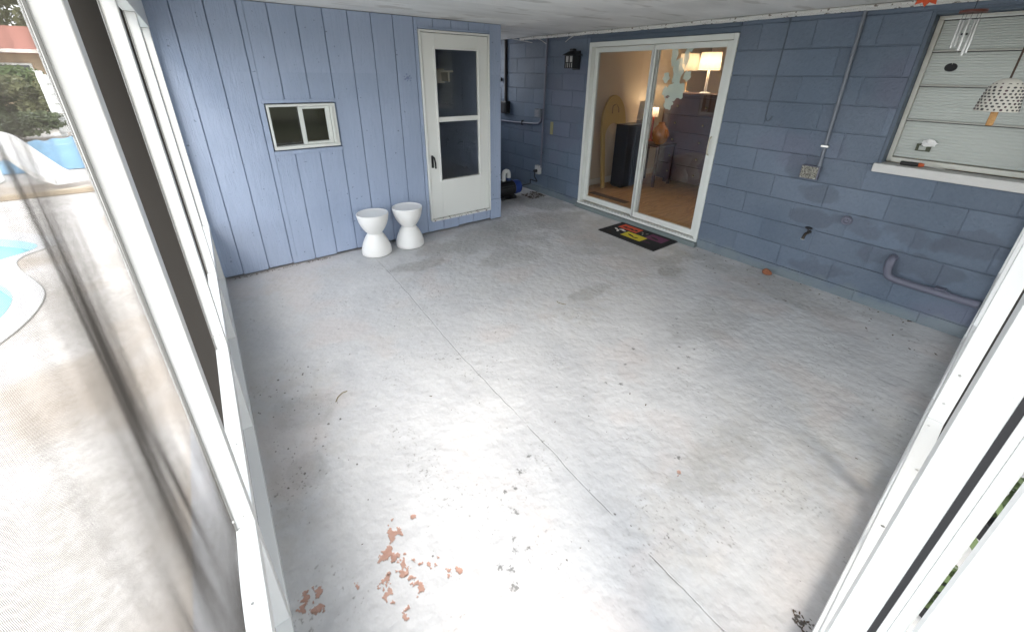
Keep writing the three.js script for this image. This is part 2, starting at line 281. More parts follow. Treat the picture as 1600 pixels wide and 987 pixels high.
// storm door
{
  const t = thing('storm_door', 'white storm door with two glass panes and a black lever in blue siding', 'door', null, 2.285, 0.155, ZA);
  const b = (x0, x1, y0, y1, z0, z1, r = 0.003) => box(x0, x1, y0, y1, z0, z1, r);
  part('door_frame', [b(-0.408, -0.388, 0, 1.94, -0.06, 0.018), b(0.392, 0.408, 0, 1.94, -0.06, 0.018), b(-0.388, 0.392, 1.92, 1.94, -0.06, 0.018)], M.doorWhite, t);
  part('threshold', [b(-0.40, 0.40, -0.012, 0.010, -0.06, 0.03)], M.chipped, t, 'weathered strip with flaking paint');
  part('door_leaf', [b(-0.382, -0.245, 0.016, 1.914, -0.03, 0.006), b(0.26, 0.386, 0.016, 1.914, -0.03, 0.006), b(-0.245, 0.26, 1.775, 1.914, -0.03, 0.0055, 0.001), b(-0.245, 0.26, 0.016, 0.452, -0.03, 0.0055, 0.001), b(-0.245, 0.26, 1.075, 1.125, -0.028, 0.002)], M.doorWhite, t);
  const trim = (y0, y1) => [b(-0.262, -0.244, y0 - 0.016, y1 + 0.016, 0.004, 0.016), b(0.259, 0.277, y0 - 0.016, y1 + 0.016, 0.004, 0.016), b(-0.244, 0.259, y1, y1 + 0.016, 0.004, 0.015), b(-0.244, 0.259, y0 - 0.016, y0, 0.004, 0.015)];
  part('glazing_trim', trim(0.452, 1.775), M.doorWhite, t);
  part('pane', box(-0.245, 0.26, 1.125, 1.775, -0.012, -0.010), M.glass, t);
  part('pane', box(-0.245, 0.26, 0.452, 1.075, -0.012, -0.010), M.glass, t);
  const h = part('handle', [b(-0.362, -0.335, 0.60, 0.735, 0.006, 0.014, 0.004), tube([V(-0.35, 0.72, 0.012), V(-0.345, 0.715, 0.05), V(-0.336, 0.66, 0.055), V(-0.33, 0.60, 0.045)], 0.009, 16, 8)], M.black, t);
  part('latch_button', new THREE.CylinderGeometry(0.011, 0.011, 0.02, 14).rotateX(Math.PI / 2).translate(-0.35, 0.72, 0.03), M.black, h);
  for (const y of [0.2, 1.0, 1.25, 1.7]) part('hinge', rod(V(0.392, y - 0.04, 0.02), V(0.392, y + 0.04, 0.02), 0.007, 8), M.doorWhite, t);
}

// ------------------------------------------------------------------ block wall
const SL = [-3.832, -2.03, 0.0, 2.078], JW = [-0.785, -0.02, 1.118, 2.124];
{
  const w = thing('block_wall', 'slate blue painted concrete block wall of the house with the sliding glass door', 'wall');
  const X2 = 4.25, f = XB + 0.009, Z0 = -6.3, Z1 = 1.5, top = CEIL - 0.003;
  part('mortar', [box(f, X2, -0.05, top, Z0, SL[0]), box(f, X2, SL[3], top, SL[0], SL[1]), box(f, X2, -0.05, top, SL[1], JW[0]), box(f, X2, -0.05, JW[2], JW[0], JW[1]), box(f, X2, JW[3], top, JW[0], JW[1]), box(f, X2, -0.05, top, JW[1], Z1), box(f, X2, -0.05, 0.05, SL[0], SL[1])], M.block, w);
  const tones = [M.block, 0.93, 1.06].map((k) => { if (k === M.block) return k; const m = M.block.clone(); m.color.setScalar(k); return m; }), fills = [], L = 0.4064, gh = 0.0085, gv = 0.006, lines = [-0.106]; for (let k = 0; k < 12; k++) lines.push(0.0975 + 0.2035 * k);
  for (let r = 0; r + 1 < lines.length; r++) {
    const y0 = Math.max(-0.02, lines[r]), y1 = Math.min(lines[r + 1], top + gh / 2); if (y1 - y0 < 0.03) continue;
    const ph = (r % 2 ? 0.95 : 0.45) * L;
    for (let n = -17; n < 5; n++) {
      let a = ph + n * L + rr(-0.004, 0.004), b = ph + (n + 1) * L; if (b < Z0 || a > Z1) continue;
      let segs = [[Math.max(a, Z0), Math.min(b, Z1)]];
      for (const [h0, h1, k0, k1] of [SL, JW]) {
        const cover = Math.min(y1, k1) - Math.max(y0, k0); if (cover < 0.02) continue;
        segs = segs.flatMap(([p, q]) => (q <= h0 || p >= h1) ? [[p, q]] : [[p, Math.min(q, h0 + gv / 2)], [Math.max(p, h1 - gv / 2), q]].filter(([s, e]) => e - s > 0.03));
      }
      for (const [p, q] of segs) part('block', box(XB + rr(-0.0015, 0.0012), XB + 0.03, y0 + gh / 2, y1 - gh / 2, p + gv / 2, q - gv / 2, 0.0035), tones[Math.floor(rnd() * 3)], w);
      const e = segs[segs.length - 1]; if (e && Math.abs(e[1] - b) < 0.01) fills.push(box(XB + rr(0.0018, 0.0045), XB + 0.02, y0 + gh / 2, y1 - gh / 2, e[1] - gv / 2 - 0.002, e[1] + gv / 2 + 0.004));
    }
  }
  part('joint_mortar', fills, M.block, w);
  // painted lumber over the sliding door
  part('header_board', box(XB - 0.012, XB + 0.05, 2.128, top, SL[0] - 0.05, SL[1] + 0.004, 0.003), M.blueTrim, w);
  part('header_board', box(XB + 0.004, XB + 0.05, 2.081, 2.124, SL[0], SL[1], 0.003), M.blueTrim, w);
  part('window_reveal', [box(XB + 0.002, XB + 0.14, JW[2], JW[3], JW[0] + 0.0005, JW[0] + 0.022, 0.002), box(XB + 0.002, XB + 0.14, JW[3] - 0.02, JW[3] - 0.0005, JW[0] + 0.022, JW[1], 0.002)], M.blueTrim, w);
}
{ // end of the alcove behind the siding
  const w = thing('alcove_wall', 'chest-high slate blue end wall of the dim alcove beside the siding', 'wall');
  part('wall_face', box(2.85, XB - 0.003, -0.02, 1.3, -6.28, -6.2), M.block, w); part('wall_cap', box(2.85, XB - 0.003, 1.301, 1.34, -6.3, -6.18, 0.004), M.block, w);
}
// long moulding where ceiling and block wall meet
lone('ceiling_moulding', (() => { const p = []; for (let k = 0; k <= 44; k++) { const z = -5.2 + k * (5.2 / 44); p.push(V(XB - 0.024 + rr(-0.002, 0.002), CEIL - 0.02 + rr(-0.003, 0.002), z)); } return uvw(tube(p, 0.02, 120, 8)); })(), M.chipped, 'flaking white round moulding under the patio ceiling along the block wall', 'moulding');
for (const [pts, l] of [
  [[V(3.9, CEIL - 0.003, -5.35), V(3.98, CEIL - 0.05, -5.1), V(4.02, CEIL - 0.08, -4.92)], 'loose white wire end hanging from the ceiling beside the upright black pipe'],
  [[V(4.0, CEIL - 0.004, -4.95), V(4.02, CEIL - 0.05, -4.75), V(4.03, CEIL - 0.11, -4.62)], 'loose white wire end hanging from the ceiling above the grey pipe'],
  [[V(4.02, CEIL - 0.02, -4.05), V(4.03, CEIL - 0.07, -4.2), V(4.035, CEIL - 0.1, -4.26)], 'loose white wire end hanging from the moulding above the black lantern']]) lone('wire', tube(pts, 0.004, 12, 6), std(0.55, 0.55, 0.53, 0.5), l, 'wire');

// ------------------------------------------------------------------ sliding glass door
{
  const t = thing('sliding_glass_door', 'white framed two-panel sliding glass door in the blue block wall', 'door', null, XB, 0, -2.93);
  const b = (x0, x1, y0, y1, z0, z1, r = 0.003) => box(x0, x1, y0, y1, z0, z1, r);
  const a = SL[0] + 2.93, e = SL[1] + 2.93;
  part('door_frame', [b(-0.012, 0.11, 0.062, 2.074, a, a + 0.042), b(-0.012, 0.11, 0.062, 2.074, e - 0.042, e), b(-0.012, 0.11, 2.022, 2.074, a + 0.042, e - 0.042), b(-0.02, 0.12, 0.055, 0.082, a, e)], M.sashWhite, t);
  part('sill', b(-0.05, 0.10, -0.01, 0.052, a - 0.01, e + 0.01, 0.004), std(0.17, 0.20, 0.20, 0.8, { bumpMap: grainBump, bumpScale: 0.003 }), t, 'rough grey concrete sill');
  part('track', b(0.004, 0.010, 0.082, 0.096, a + 0.042, e - 0.042, 0.001), M.steel, t);
  const panel = (x, z0, z1, name) => {
    const p = part(name, [b(x, x + 0.035, 0.098, 2.018, z0, z0 + 0.055), b(x, x + 0.035, 0.098, 2.018, z1 - 0.055, z1), b(x, x + 0.035, 0.098, 0.165, z0 + 0.055, z1 - 0.055), b(x, x + 0.035, 1.965, 2.018, z0 + 0.055, z1 - 0.055)], M.sashWhite, t);
    part('pane', box(x + 0.016, x + 0.020, 0.165, 1.965, z0 + 0.055, z1 - 0.055), M.glass, p); return p;
  };
  panel(0.055, a + 0.044, 0.05, 'fixed_panel');
  const s = panel(0.012, -0.012, e - 0.044, 'sliding_panel');
  part('handle', tube([V(0.012, 1.16, e - 0.075), V(-0.018, 1.14, e - 0.075), V(-0.024, 1.07, e - 0.075), V(-0.018, 1.0, e - 0.075), V(0.012, 0.98, e - 0.075)], 0.007, 20, 8), std(0.55, 0.5, 0.4, 0.4), s);
  part('pull_rail', b(0.0, 0.012, 0.10, 2.01, 0.012, 0.026, 0.002), M.steel, s);
}
// frosted film figure stuck on the sliding pane
{
  const blob = (cx, cy, rx, ry, ph, n = 26, k = 0.25) => { const s = new THREE.Shape(); for (let i = 0; i <= n; i++) { const a = i / n * 6.2832, q = 1 + k * Math.sin(3 * a + ph) * Math.cos(2 * a + ph * 2) + 0.12 * Math.sin(7 * a + ph); const x = cx + rx * q * Math.cos(a), y = cy + ry * q * Math.sin(a); i ? s.lineTo(x, y) : s.moveTo(x, y); } return new THREE.ShapeGeometry(s); };
  const parts = [blob(0, 0.06, 0.055, 0.12, 0.4), blob(0.02, -0.10, 0.095, 0.09, 1.7), blob(-0.06, 0.22, 0.035, 0.10, 2.2), blob(0.07, 0.19, 0.028, 0.08, 0.9), blob(-0.12, 0.02, 0.035, 0.05, 3.0), blob(0.11, 0.03, 0.04, 0.045, 1.1), blob(-0.05, -0.22, 0.05, 0.06, 2.6), blob(0.1, 0.27, 0.03, 0.035, 0.2), blob(-0.10, -0.12, 0.035, 0.05, 1.2)];
  const g = parts.map((h, i) => h.rotateY(-Math.PI / 2).translate(-0.0004 * i, 0, 0));
  const m = lone('window_film', g, std(0.50, 0.60, 0.53, 0.8, { transparent: true, opacity: 0.78, side: THREE.DoubleSide }), 'pale green frosted film cut-out stuck on the sliding glass pane', 'sticker');
  m.position.set(XB + 0.026, 1.68, -2.60); m.scale.set(1, 1.05, 1.05);
}

// ------------------------------------------------------------------ room behind the glass
const RF = 0.09;
{
  const f = struct('room_floor', box(4.25, 7.7, -0.1, RF - 0.012, -4.3, 1.4), std(0.2, 0.1, 0.04, 0.6));
  for (let i = 0; i < 24; i++) { let x = 4.255 - (i % 3) * 0.4; while (x < 7.6) { const x1 = Math.min(7.65, x + 1.2), x0 = Math.max(4.255, x); if (x1 - x0 > 0.05) { const g = box(x0 + 0.001, x1 - 0.001, RF - 0.012, RF + rr(0, 0.0006), -4.28 + i * 0.19 + 0.001, -4.28 + (i + 1) * 0.19 - 0.001, 0.0015); const uv = g.attributes.uv, ou = rr(0, 5), ov = rr(0, 5); for (let k = 0; k < uv.count; k++) uv.setXY(k, uv.getX(k) + ou, uv.getY(k) + ov); part('floor_plank', g, M.wood, f); } x += 1.2; } }
  struct('room_wall', box(4.25, 7.7, RF - 0.1, 2.45, -4.45, -4.3), M.beige);
  struct('room_wall', box(7.7, 7.8, -0.1, 2.45, -4.45, 1.5), M.beige);
  struct('room_wall', box(4.25, 7.7, -0.1, 2.45, 1.4, 1.5), M.beige);
  struct('room_ceiling', box(4.25, 7.8, 2.45, 2.495, -4.45, 1.5), M.roomWhite);
  struct('room_wall', box(4.06, 4.25, CEIL + 0.051, 2.45, -4.45, 1.5), M.beige);
  struct('baseboard', box(4.26, 7.7, RF, RF + 0.1, -4.3, -4.285, 0.004), M.roomWhite);
}
// storage room behind the siding
{
  const m = M.brownWall;
  struct('storage_floor', box(-0.19, 2.83, 0.002, 0.03, -6.2, ZA - 0.1), std(0.14, 0.12, 0.1, 0.8));
  struct('storage_wall', box(-0.25, -0.19, 0, CEIL - 0.004, -6.28, ZA - 0.02), m);
  struct('storage_wall', box(-0.19, 2.83, 0.03, CEIL - 0.004, -6.28, -6.2), m);
}
lone('wall_shelf', [box(2.1, 2.5, 1.72, 1.74, -4.72, -4.5), box(2.12, 2.14, 1.62, 1.72, -4.72, -4.55), box(2.46, 2.48, 1.62, 1.72, -4.72, -4.55), box(2.1, 2.5, 1.6, 1.76, -4.76, -4.72)], std(0.4, 0.37, 0.3, 0.7), 'small shelf seen through the upper pane of the white storm door', 'shelf');
{ const t = thing('detergent_bottle', 'white jug with a dark cap on the shelf behind the storm door glass', 'bottle', null, 2.26, 1.74, -4.6);
  part('bottle_body', box(-0.06, 0.06, 0, 0.16, -0.045, 0.045, 0.02), std(0.6, 0.6, 0.57, 0.4), t); part('cap', new THREE.CylinderGeometry(0.032, 0.036, 0.05, 16).translate(-0.015, 0.185, 0), M.black, t); }

// furniture in the room, read through the glass
const shadeM = new THREE.MeshPhysicalMaterial({ color: lin(0.55, 0.48, 0.37), transmission: 0.2, roughness: 1, thickness: 0, side: THREE.DoubleSide });
function lamp(x, y, z, col, label, lit, h = 0.34, sr = 0.15, sh = 0.23) {
  const t = thing('table_lamp', label, 'lamp', 'lamps in the room behind the glass', x, y, z);
  part('lamp_base', lathe([[0, 0], [0.075, 0], [0.075, 0.015], [0.02, 0.03], [0.016, h - 0.02], [0.012, h + 0.04], [0, h + 0.04]], 24), col, t);
  part('lamp_shade', new THREE.CylinderGeometry(sr * 0.92, sr, sh, 32, 1, true).translate(0, h + sh / 2 - 0.02, 0), shadeM, t);
  part('bulb', new THREE.SphereGeometry(0.03, 16, 12).translate(0, h + 0.09, 0), new THREE.MeshStandardMaterial({ color: 0xffffff, emissive: lin(1, 0.85, 0.66), emissiveIntensity: lit ? 0.25 : 0.0 }), t);
  if (lit) { const p = new THREE.PointLight(lin(1, 0.82, 0.60), lit, 0, 2); p.position.set(0, h + 0.09, 0); p.castShadow = true; t.add(p); }
  return t;
}
{
  const t = thing('tall_dresser', 'tall dark brown dresser carrying a drum-shade lamp behind the glass', 'dresser', null, 6.0, RF, -3.3);
  part('carcass', box(0, 0.5, 0.06, 1.36, -0.68, 0.30, 0.006), M.darkWood, t); part('dresser_top', box(-0.02, 0.51, 1.362, 1.39, -0.70, 0.32, 0.005), M.darkWood, t);
  for (let k = 0; k < 5; k++) { const d = part('drawer', box(-0.018, -0.001, 0.09 + k * 0.25, 0.32 + k * 0.25, -0.66, 0.28, 0.004), M.darkWood, t); for (const z of [-0.42, 0.04]) part('knob', new THREE.SphereGeometry(0.016, 10, 8).translate(-0.03, 0.2 + k * 0.25, z), M.brass, d); }
  for (const z of [-0.47, 0.25]) for (const x of [0.04, 0.46]) part('leg', box(x - 0.03, x + 0.03, 0, 0.06, z - 0.03, z + 0.03), M.darkWood, t);
}
lamp(6.14, RF + 1.39, -3.42, std(0.75, 0.72, 0.66, 0.4), 'lamp with cream drum shade on a slim pale column on the tall dresser', 0.3);
lamp(6.3, RF + 1.39, -3.85, std(0.3, 0.2, 0.1, 0.4), 'second cream drum-shade lamp beyond the frosted film', 0.14);
{
  const t = thing('side_table', 'low dark wooden table with an orange vase behind the sliding pane', 'table', null, 5.75, RF, -3.85);
  part('tabletop', box(-0.25, 0.22, 0.62, 0.65, -0.3, 0.22, 0.005), M.darkWood, t); for (const x of [-0.22, 0.19]) for (const z of [-0.27, 0.19]) part('leg', box(x - 0.02, x + 0.02, 0, 0.62, z - 0.02, z + 0.02, 0.003), M.darkWood, t);
}
lamp(5.83, RF + 0.65, -4.02, std(0.25, 0.03, 0.02, 0.3), 'small lamp with bright white shade and red base on the dark table', 0.06, 0.4, 0.07, 0.13);
lone('amber_vase', (() => { const g = lathe([[0, 0], [0.06, 0], [0.10, 0.05], [0.125, 0.14], [0.10, 0.23], [0.05, 0.29], [0.045, 0.31], [0.05, 0.32]], 28), p = g.attributes.position; for (let i = 0; i < p.count; i++) { const a = Math.atan2(p.getZ(i), p.getX(i)), k = 1 + 0.07 * Math.sin(5 * a + p.getY(i) * 22); p.setX(i, p.getX(i) * k); p.setZ(i, p.getZ(i) * k); } g.computeVertexNormals(); return g.translate(5.66, RF + 0.65, -3.74); })(), std(0.42, 0.15, 0.03, 0.25), 'lumpy orange amber vase on the dark table behind the glass', 'vase');
{ // arched yellow board
  const t = thing('arched_panel', 'pale yellow arched wooden frame leaning on the beige wall behind the glass', 'frame', null, 5.02, RF, -4.10);
  const s = new THREE.Shape(); s.moveTo(-0.2, 0); s.lineTo(-0.26, 0.9); s.bezierCurveTo(-0.26, 1.5, 0.26, 1.5, 0.27, 0.9); s.lineTo(0.2, 0); s.lineTo(0.15, 0); s.lineTo(0.19, 0.8); s.bezierCurveTo(0.15, 1.02, -0.15, 1.02, -0.19, 0.8); s.lineTo(-0.15, 0); s.closePath();
  const y = std(0.50, 0.35, 0.12, 0.45);
  const p = part('arch', new THREE.ExtrudeGeometry(s, { depth: 0.03, bevelEnabled: true, bevelSize: 0.006, bevelThickness: 0.006, bevelSegments: 1, curveSegments: 20 }), y, t); p.rotation.x = -0.07;
  const q = part('carved_hook', tube([V(-0.06, 1.1, 0.06), V(-0.05, 1.2, 0.055), V(0.03, 1.23, 0.05), V(0.08, 1.17, 0.055), V(0.085, 1.11, 0.06)], 0.012, 24, 8), std(0.22, 0.14, 0.05, 0.5), p); q.position.z = -0.025;
}
{ const t = thing('black_cabinet', 'tall narrow black cabinet standing in front of the yellow arch', 'cabinet', null, 5.2, RF, -4.0);
  part('carcass', box(-0.14, 0.25, 0.02, 0.95, -0.12, 0.1, 0.006), M.black, t); for (const x of [-0.13, 0.06]) part('cabinet_door', box(x, x + 0.18, 0.05, 0.92, 0.1, 0.114, 0.003), M.black, t); part('plinth', box(-0.13, 0.24, 0, 0.02, -0.1, 0.08), M.black, t); }
{ const t = thing('floor_vent', 'dark brown floor vent in the wood floor behind the fixed pane', 'vent', null, 4.5, RF + 0.001, -3.66);
  part('grille_frame', box(-0.06, 0.06, 0, 0.006, -0.33, 0.33, 0.002), std(0.08, 0.045, 0.02, 0.5), t); for (let k = 0; k < 12; k++) part('louver', box(-0.045, 0.045, 0.0062, 0.009, -0.3 + k * 0.052, -0.28 + k * 0.052, 0.001), M.darkWood, t); }
{ const t = thing('pale_column', 'tall pale grey pedestal with a beige lampshade beside the black cabinet', 'lamp', null, 5.62, RF, -4.05);
  part('pedestal', box(-0.08, 0.08, 0, 0.98, -0.08, 0.08, 0.01), std(0.32, 0.28, 0.24, 0.6), t); part('lamp_shade', new THREE.CylinderGeometry(0.085, 0.11, 0.26, 28, 1, true).translate(0, 1.13, 0), shadeM, t); part('lamp_stem', rod(V(0, 0.98, 0), V(0, 1.2, 0), 0.01, 8), M.brass, t); }

// ------------------------------------------------------------------ insect screen: every thread is a thin prism
function screen(parent, axis, plane, a0, a1, y0, y1, off, sa = 1, sy = 1, r = 0.000135) {
  const pitch = 0.0016, pos = [], idx = [];
  const P = (a, y) => { const o = off ? off(a, y) : 0; return axis === 'x' ? [plane + o, y, a] : [a, y, plane + o]; };
  const tri = [[1, 0], [-0.5, 0.866], [-0.5, -0.866]];
  const thread = (fixed, n, vertical) => {
    const base = pos.length / 3;
    for (let k = 0; k <= n; k++) {
      const p = vertical ? P(fixed, y0 + (y1 - y0) * k / n) : P(a0 + (a1 - a0) * k / n, fixed);
      for (const [c, s] of tri) { const d = vertical ? [c * r, 0, s * r] : axis === 'x' ? [c * r, s * r, 0] : [0, s * r, c * r]; pos.push(p[0] + d[0], p[1] + d[1], p[2] + d[2]); }
    }
    for (let k = 0; k < n; k++) for (let j = 0; j < 3; j++) { const A = base + k * 3 + j, B = base + k * 3 + (j + 1) % 3; idx.push(A, B, B + 3, A, B + 3, A + 3); }
  };
  for (let a = a0; a <= a1; a += pitch) thread(a, sy, true);
  for (let y = y0; y <= y1; y += pitch) thread(y, sa, false);
  const g = new THREE.BufferGeometry(); g.setAttribute('position', new THREE.Float32BufferAttribute(pos, 3)); g.setIndex(idx); g.computeVertexNormals();
  return part('screen_mesh', g, M.thread, parent, null, 'stuff');
}
const RAIL0 = 0.49, RAIL1 = 0.54, SOLE = 0.045, BEAM = 1.97;
{
  const t = thing('side_screen_wall', 'white aluminium posts and rails with dark insect screen facing the pool', 'screen wall');
  const zs = [0.03, -1.02, -2.0, -2.93, -3.972], H = 0.05;
  part('sole_plate', box(XLO, XL, 0.001, SOLE, ZA + 0.002, ZFO, 0.003), M.white, t);
  part('top_beam', box(XLO - 0.002, XL + 0.002, BEAM, CEIL - 0.002, ZA + 0.002, ZFO, 0.003), M.white, t);
  zs.forEach((z) => {
    part('post', box(XLO + 0.001, XL - 0.001, RAIL1 + 0.001, BEAM - 0.001, z - H, z, 0.003), M.white, t);
    part('lower_post', box(XLO + 0.001, XL - 0.003, SOLE + 0.001, RAIL0 - 0.001, z - H, z, 0.003), M.white, t);
  });
  for (let i = 0; i + 1 < zs.length; i++) {
    const a = zs[i + 1] + 0.0005, b = zs[i] - H - 0.0005;
    part('chair_rail', box(XLO, XL, RAIL0, RAIL1, zs[i + 1] - H + (i === 3 ? 0 : 0.0005), zs[i] - H - 0.0005, 0.003), M.white, t);
    // the near panel sags in a fold, the others are taut
    const loose = i === 0 ? (z, y) => { const am = sm(RAIL1, 0.92, y) * sm(BEAM + 0.1, 1.55, y), s = clamp(-(z + 0.47) / 0.55); const bump = (0.0145 + 0.002 * Math.sin(y * 7)) * Math.pow(Math.sin(Math.PI * Math.pow(s, 1.75)), 2); return -Math.max(0, bump) * (0.25 + 0.75 * am) + (0.0045 * (fbm(z * 13 + 40, y * 2.2 + 5, 2) - 0.5) + 0.0012 * Math.sin(z * 9 + y * 5)) * am; } : null;
    screen(t, 'x', XLO + 0.006, a, b, RAIL1, BEAM, loose, i === 0 ? 72 : 1, i === 0 ? 26 : 1);
    screen(t, 'x', XLO + 0.006, a, b, SOLE, RAIL0, null, 1, 1, 0.00045);   // tighter pet screen below the rail
    part('spline', [box(XLO + 0.007, XLO + 0.011, RAIL1 + 0.001, BEAM, a, a + 0.004), box(XLO + 0.007, XLO + 0.011, RAIL1 + 0.001, BEAM, b - 0.004, b)], std(0.2, 0.2, 0.19, 0.6), t);
  }
  for (const [x, z] of [[-0.15, -0.72], [-0.16, -0.80], [-0.148, -1.35], [-0.15, -1.9]]) part('screw', new THREE.CylinderGeometry(0.0036, 0.0036, 0.0014, 10).translate(x, RAIL1 + 0.0007, z), M.steel, t);
  for (const [y, z] of [[0.62, -1.0], [0.62, -2.0]]) for (const d of [0.012, 0.034]) part('rivet', new THREE.SphereGeometry(0.0035, 8, 6).translate(XL - 0.05 + d, y, z + 0.0205), M.steel, t);
}
{
  const t = thing('front_screen_wall', 'white aluminium screen wall with posts and rail right of the open doorway', 'screen wall');
  const q0 = 0.65, xs = [q0, 1.955, 2.98, 4.0], H = 0.048, HQ = 0.085;
  part('sole_plate', box(q0, XB - 0.002, 0.001, SOLE, ZF, ZFO, 0.003), M.white, t);
  part('top_beam', box(XL + 0.003, XB - 0.002, BEAM, CEIL - 0.002, ZF, ZFO, 0.003), M.white, t);
  xs.forEach((x, i) => {
    part(i ? 'post' : 'door_post', box(x, x + (i ? H : HQ), (i ? RAIL1 : SOLE) + 0.001, BEAM - 0.001, ZF + 0.001, ZFO - 0.001, 0.003), M.white, t);
    if (i) part('lower_post', box(x, x + H, SOLE + 0.001, RAIL0 - 0.001, ZF + 0.002, ZFO - 0.001, 0.003), M.white, t);
  });
  for (let i = 0; i + 1 < xs.length; i++) {
    part('chair_rail', box(xs[i] + (i ? H : HQ) + 0.001, xs[i + 1] + H, RAIL0, RAIL1, ZF, ZFO, 0.003), M.white, t);
    screen(t, 'z', ZFO - 0.0025, xs[i] + (i ? H : HQ), xs[i + 1], RAIL1, BEAM); screen(t, 'z', ZFO - 0.0025, xs[i] + (i ? H : HQ), xs[i + 1], SOLE, RAIL0);
  }
  for (const [x, z] of [[1.3, 0.05], [1.62, 0.064], [1.9, 0.045], [2.3, 0.055], [2.8, 0.05]]) part('screw', new THREE.CylinderGeometry(0.0042, 0.0042, 0.0016, 10).translate(x, RAIL1 + 0.0008, z), M.steel, t);
  for (const [x, y] of [[1.9548, 0.62], [1.9548, 0.75]]) part('screw', new THREE.CylinderGeometry(0.0045, 0.0045, 0.0016, 10).rotateZ(Math.PI / 2).translate(x, y, 0.052), M.steel, t);
  // jamb strip with its black brush seal
  part('jamb_strip', box(q0 - 0.0025, q0 - 0.0003, SOLE, BEAM, 0.0595, 0.0799, 0.0008), M.white, t);
  part('brush_seal', box(q0 - 0.007, q0 - 0.0026, SOLE, BEAM, 0.0645, 0.0715, 0.001), M.soot, t);
  part('door_stop', box(q0 - 0.004, q0 + 0.04, SOLE, BEAM, ZFO, 0.094, 0.002), M.white, t);
}
{
  const t = thing('screen_door', 'white screen door swung open outward against the doorway post', 'door', null, 0.622, 0.02, 0.0932);
  part('stile', box(-0.028, 0, 0, 1.94, 0.0, 0.06, 0.003), M.white, t); part('stile', box(-0.028, 0, 0, 1.94, 0.64, 0.70, 0.003), M.white, t);
  
  for (const [y0, y1] of [[0, 0.1], [0.95, 1.03], [1.84, 1.94]]) part('rail', box(-0.028, 0, y0, y1, 0.06, 0.64, 0.003), M.white, t);
  for (const y of [0.25, 1.0, 1.7]) part('hinge', rod(V(0.0065, y - 0.04, 0.012), V(0.0065, y + 0.04, 0.012), 0.006, 8), M.steel, t);
  screen(t, 'x', -0.014, 0.06, 0.64, 1.03, 1.84); screen(t, 'x', -0.014, 0.06, 0.64, 0.1, 0.95);
}

// ------------------------------------------------------------------ stools and mat
function stool(x, z, label) {
  const t = thing('hourglass_stool', label, 'stool', 'white hourglass stools by the siding', x, 0, z);
  part('lower_bell', lathe([[0, 0.002], [0.139, 0.002], [0.147, 0.010], [0.148, 0.03], [0.143, 0.065], [0.132, 0.105], [0.116, 0.145], [0.097, 0.182], [0.081, 0.206], [0.072, 0.218], [0.069, 0.222]], 56), M.plastic, t);
  part('upper_bowl', lathe([[0.069, 0.222], [0.073, 0.228], [0.088, 0.245], [0.108, 0.275], [0.126, 0.31], [0.141, 0.352], [0.151, 0.40], [0.154, 0.422], [0.152, 0.43], [0.147, 0.432], [0.142, 0.427], [0.132, 0.419], [0, 0.417]], 56), M.plastic, t);
  return t;
}
stool(1.17, -3.862, 'white plastic hourglass stool by the siding, farther from the white door');
stool(1.535, -3.865, 'white plastic hourglass stool by the siding, next to the white door');
{
  const c = document.createElement('canvas'); c.width = 512; c.height = 320; const k = c.getContext('2d');
  k.fillStyle = '#0d0c0d'; k.fillRect(0, 0, 512, 320);
  // v axis runs from the wall to the patio; u along the door
  k.fillStyle = '#c2492c'; k.fillRect(48, 40, 178, 100); k.fillStyle = '#c4b32c'; k.fillRect(170, 160, 180, 104); k.fillStyle = '#5c2a4a'; k.fillRect(318, 50, 150, 112);
  k.fillStyle = '#120d0d'; for (let i = 0; i < 5; i++) { k.beginPath(); k.ellipse(88 + i * 27, 94 + (i % 2) * 10, 11, 20, 0.5 + i * 0.4, 0, 7); k.fill(); }
  k.beginPath(); k.ellipse(232, 212, 34, 10, 0.35, 0, 7); k.fill(); k.beginPath(); k.ellipse(284, 226, 24, 9, -0.3, 0, 7); k.fill(); k.beginPath(); k.ellipse(380, 118, 40, 12, 0.3, 0, 7); k.fill();
  k.fillStyle = '#d8d4cc'; for (const [x, y, a] of [[70, 186, 0.5], [104, 210, 1.1], [136, 176, 0.1], [110, 168, 2.3]]) { k.beginPath(); k.ellipse(x, y, 22, 10, a, 0, 7); k.fill(); }
  k.fillStyle = '#8e8b80'; for (const [x, y, a] of [[252, 88, 0.4], [274, 120, 1.2], [292, 84, 2]]) { k.beginPath(); k.ellipse(x, y, 13, 6, a, 0, 7); k.fill(); }
  k.strokeStyle = '#4a2440'; k.lineWidth = 5; for (let i = 0; i < 4; i++) { k.beginPath(); k.arc(372 + i * 14, 226, 16 - i * 2, 0.3, 4.5); k.stroke(); }
  const mt = new THREE.CanvasTexture(c); mt.colorSpace = THREE.SRGBColorSpace;
  const t = thing('door_mat', 'black doormat with orange, yellow and purple printed squares before the sliding door', 'mat', null, 3.79, 0.0, -2.603);
  part('mat_base', box(-0.242, 0.242, 0.001, 0.009, -0.39, 0.39, 0.004), M.rubber, t);
  const g = new THREE.PlaneGeometry(0.77, 0.47).rotateX(-Math.PI / 2).rotateY(-Math.PI / 2).translate(0, 0.0125, 0);
  part('printed_pile', g, new THREE.MeshStandardMaterial({ map: mt, roughness: 0.95, bumpMap: grainBump, bumpScale: 0.002 }), t);
}

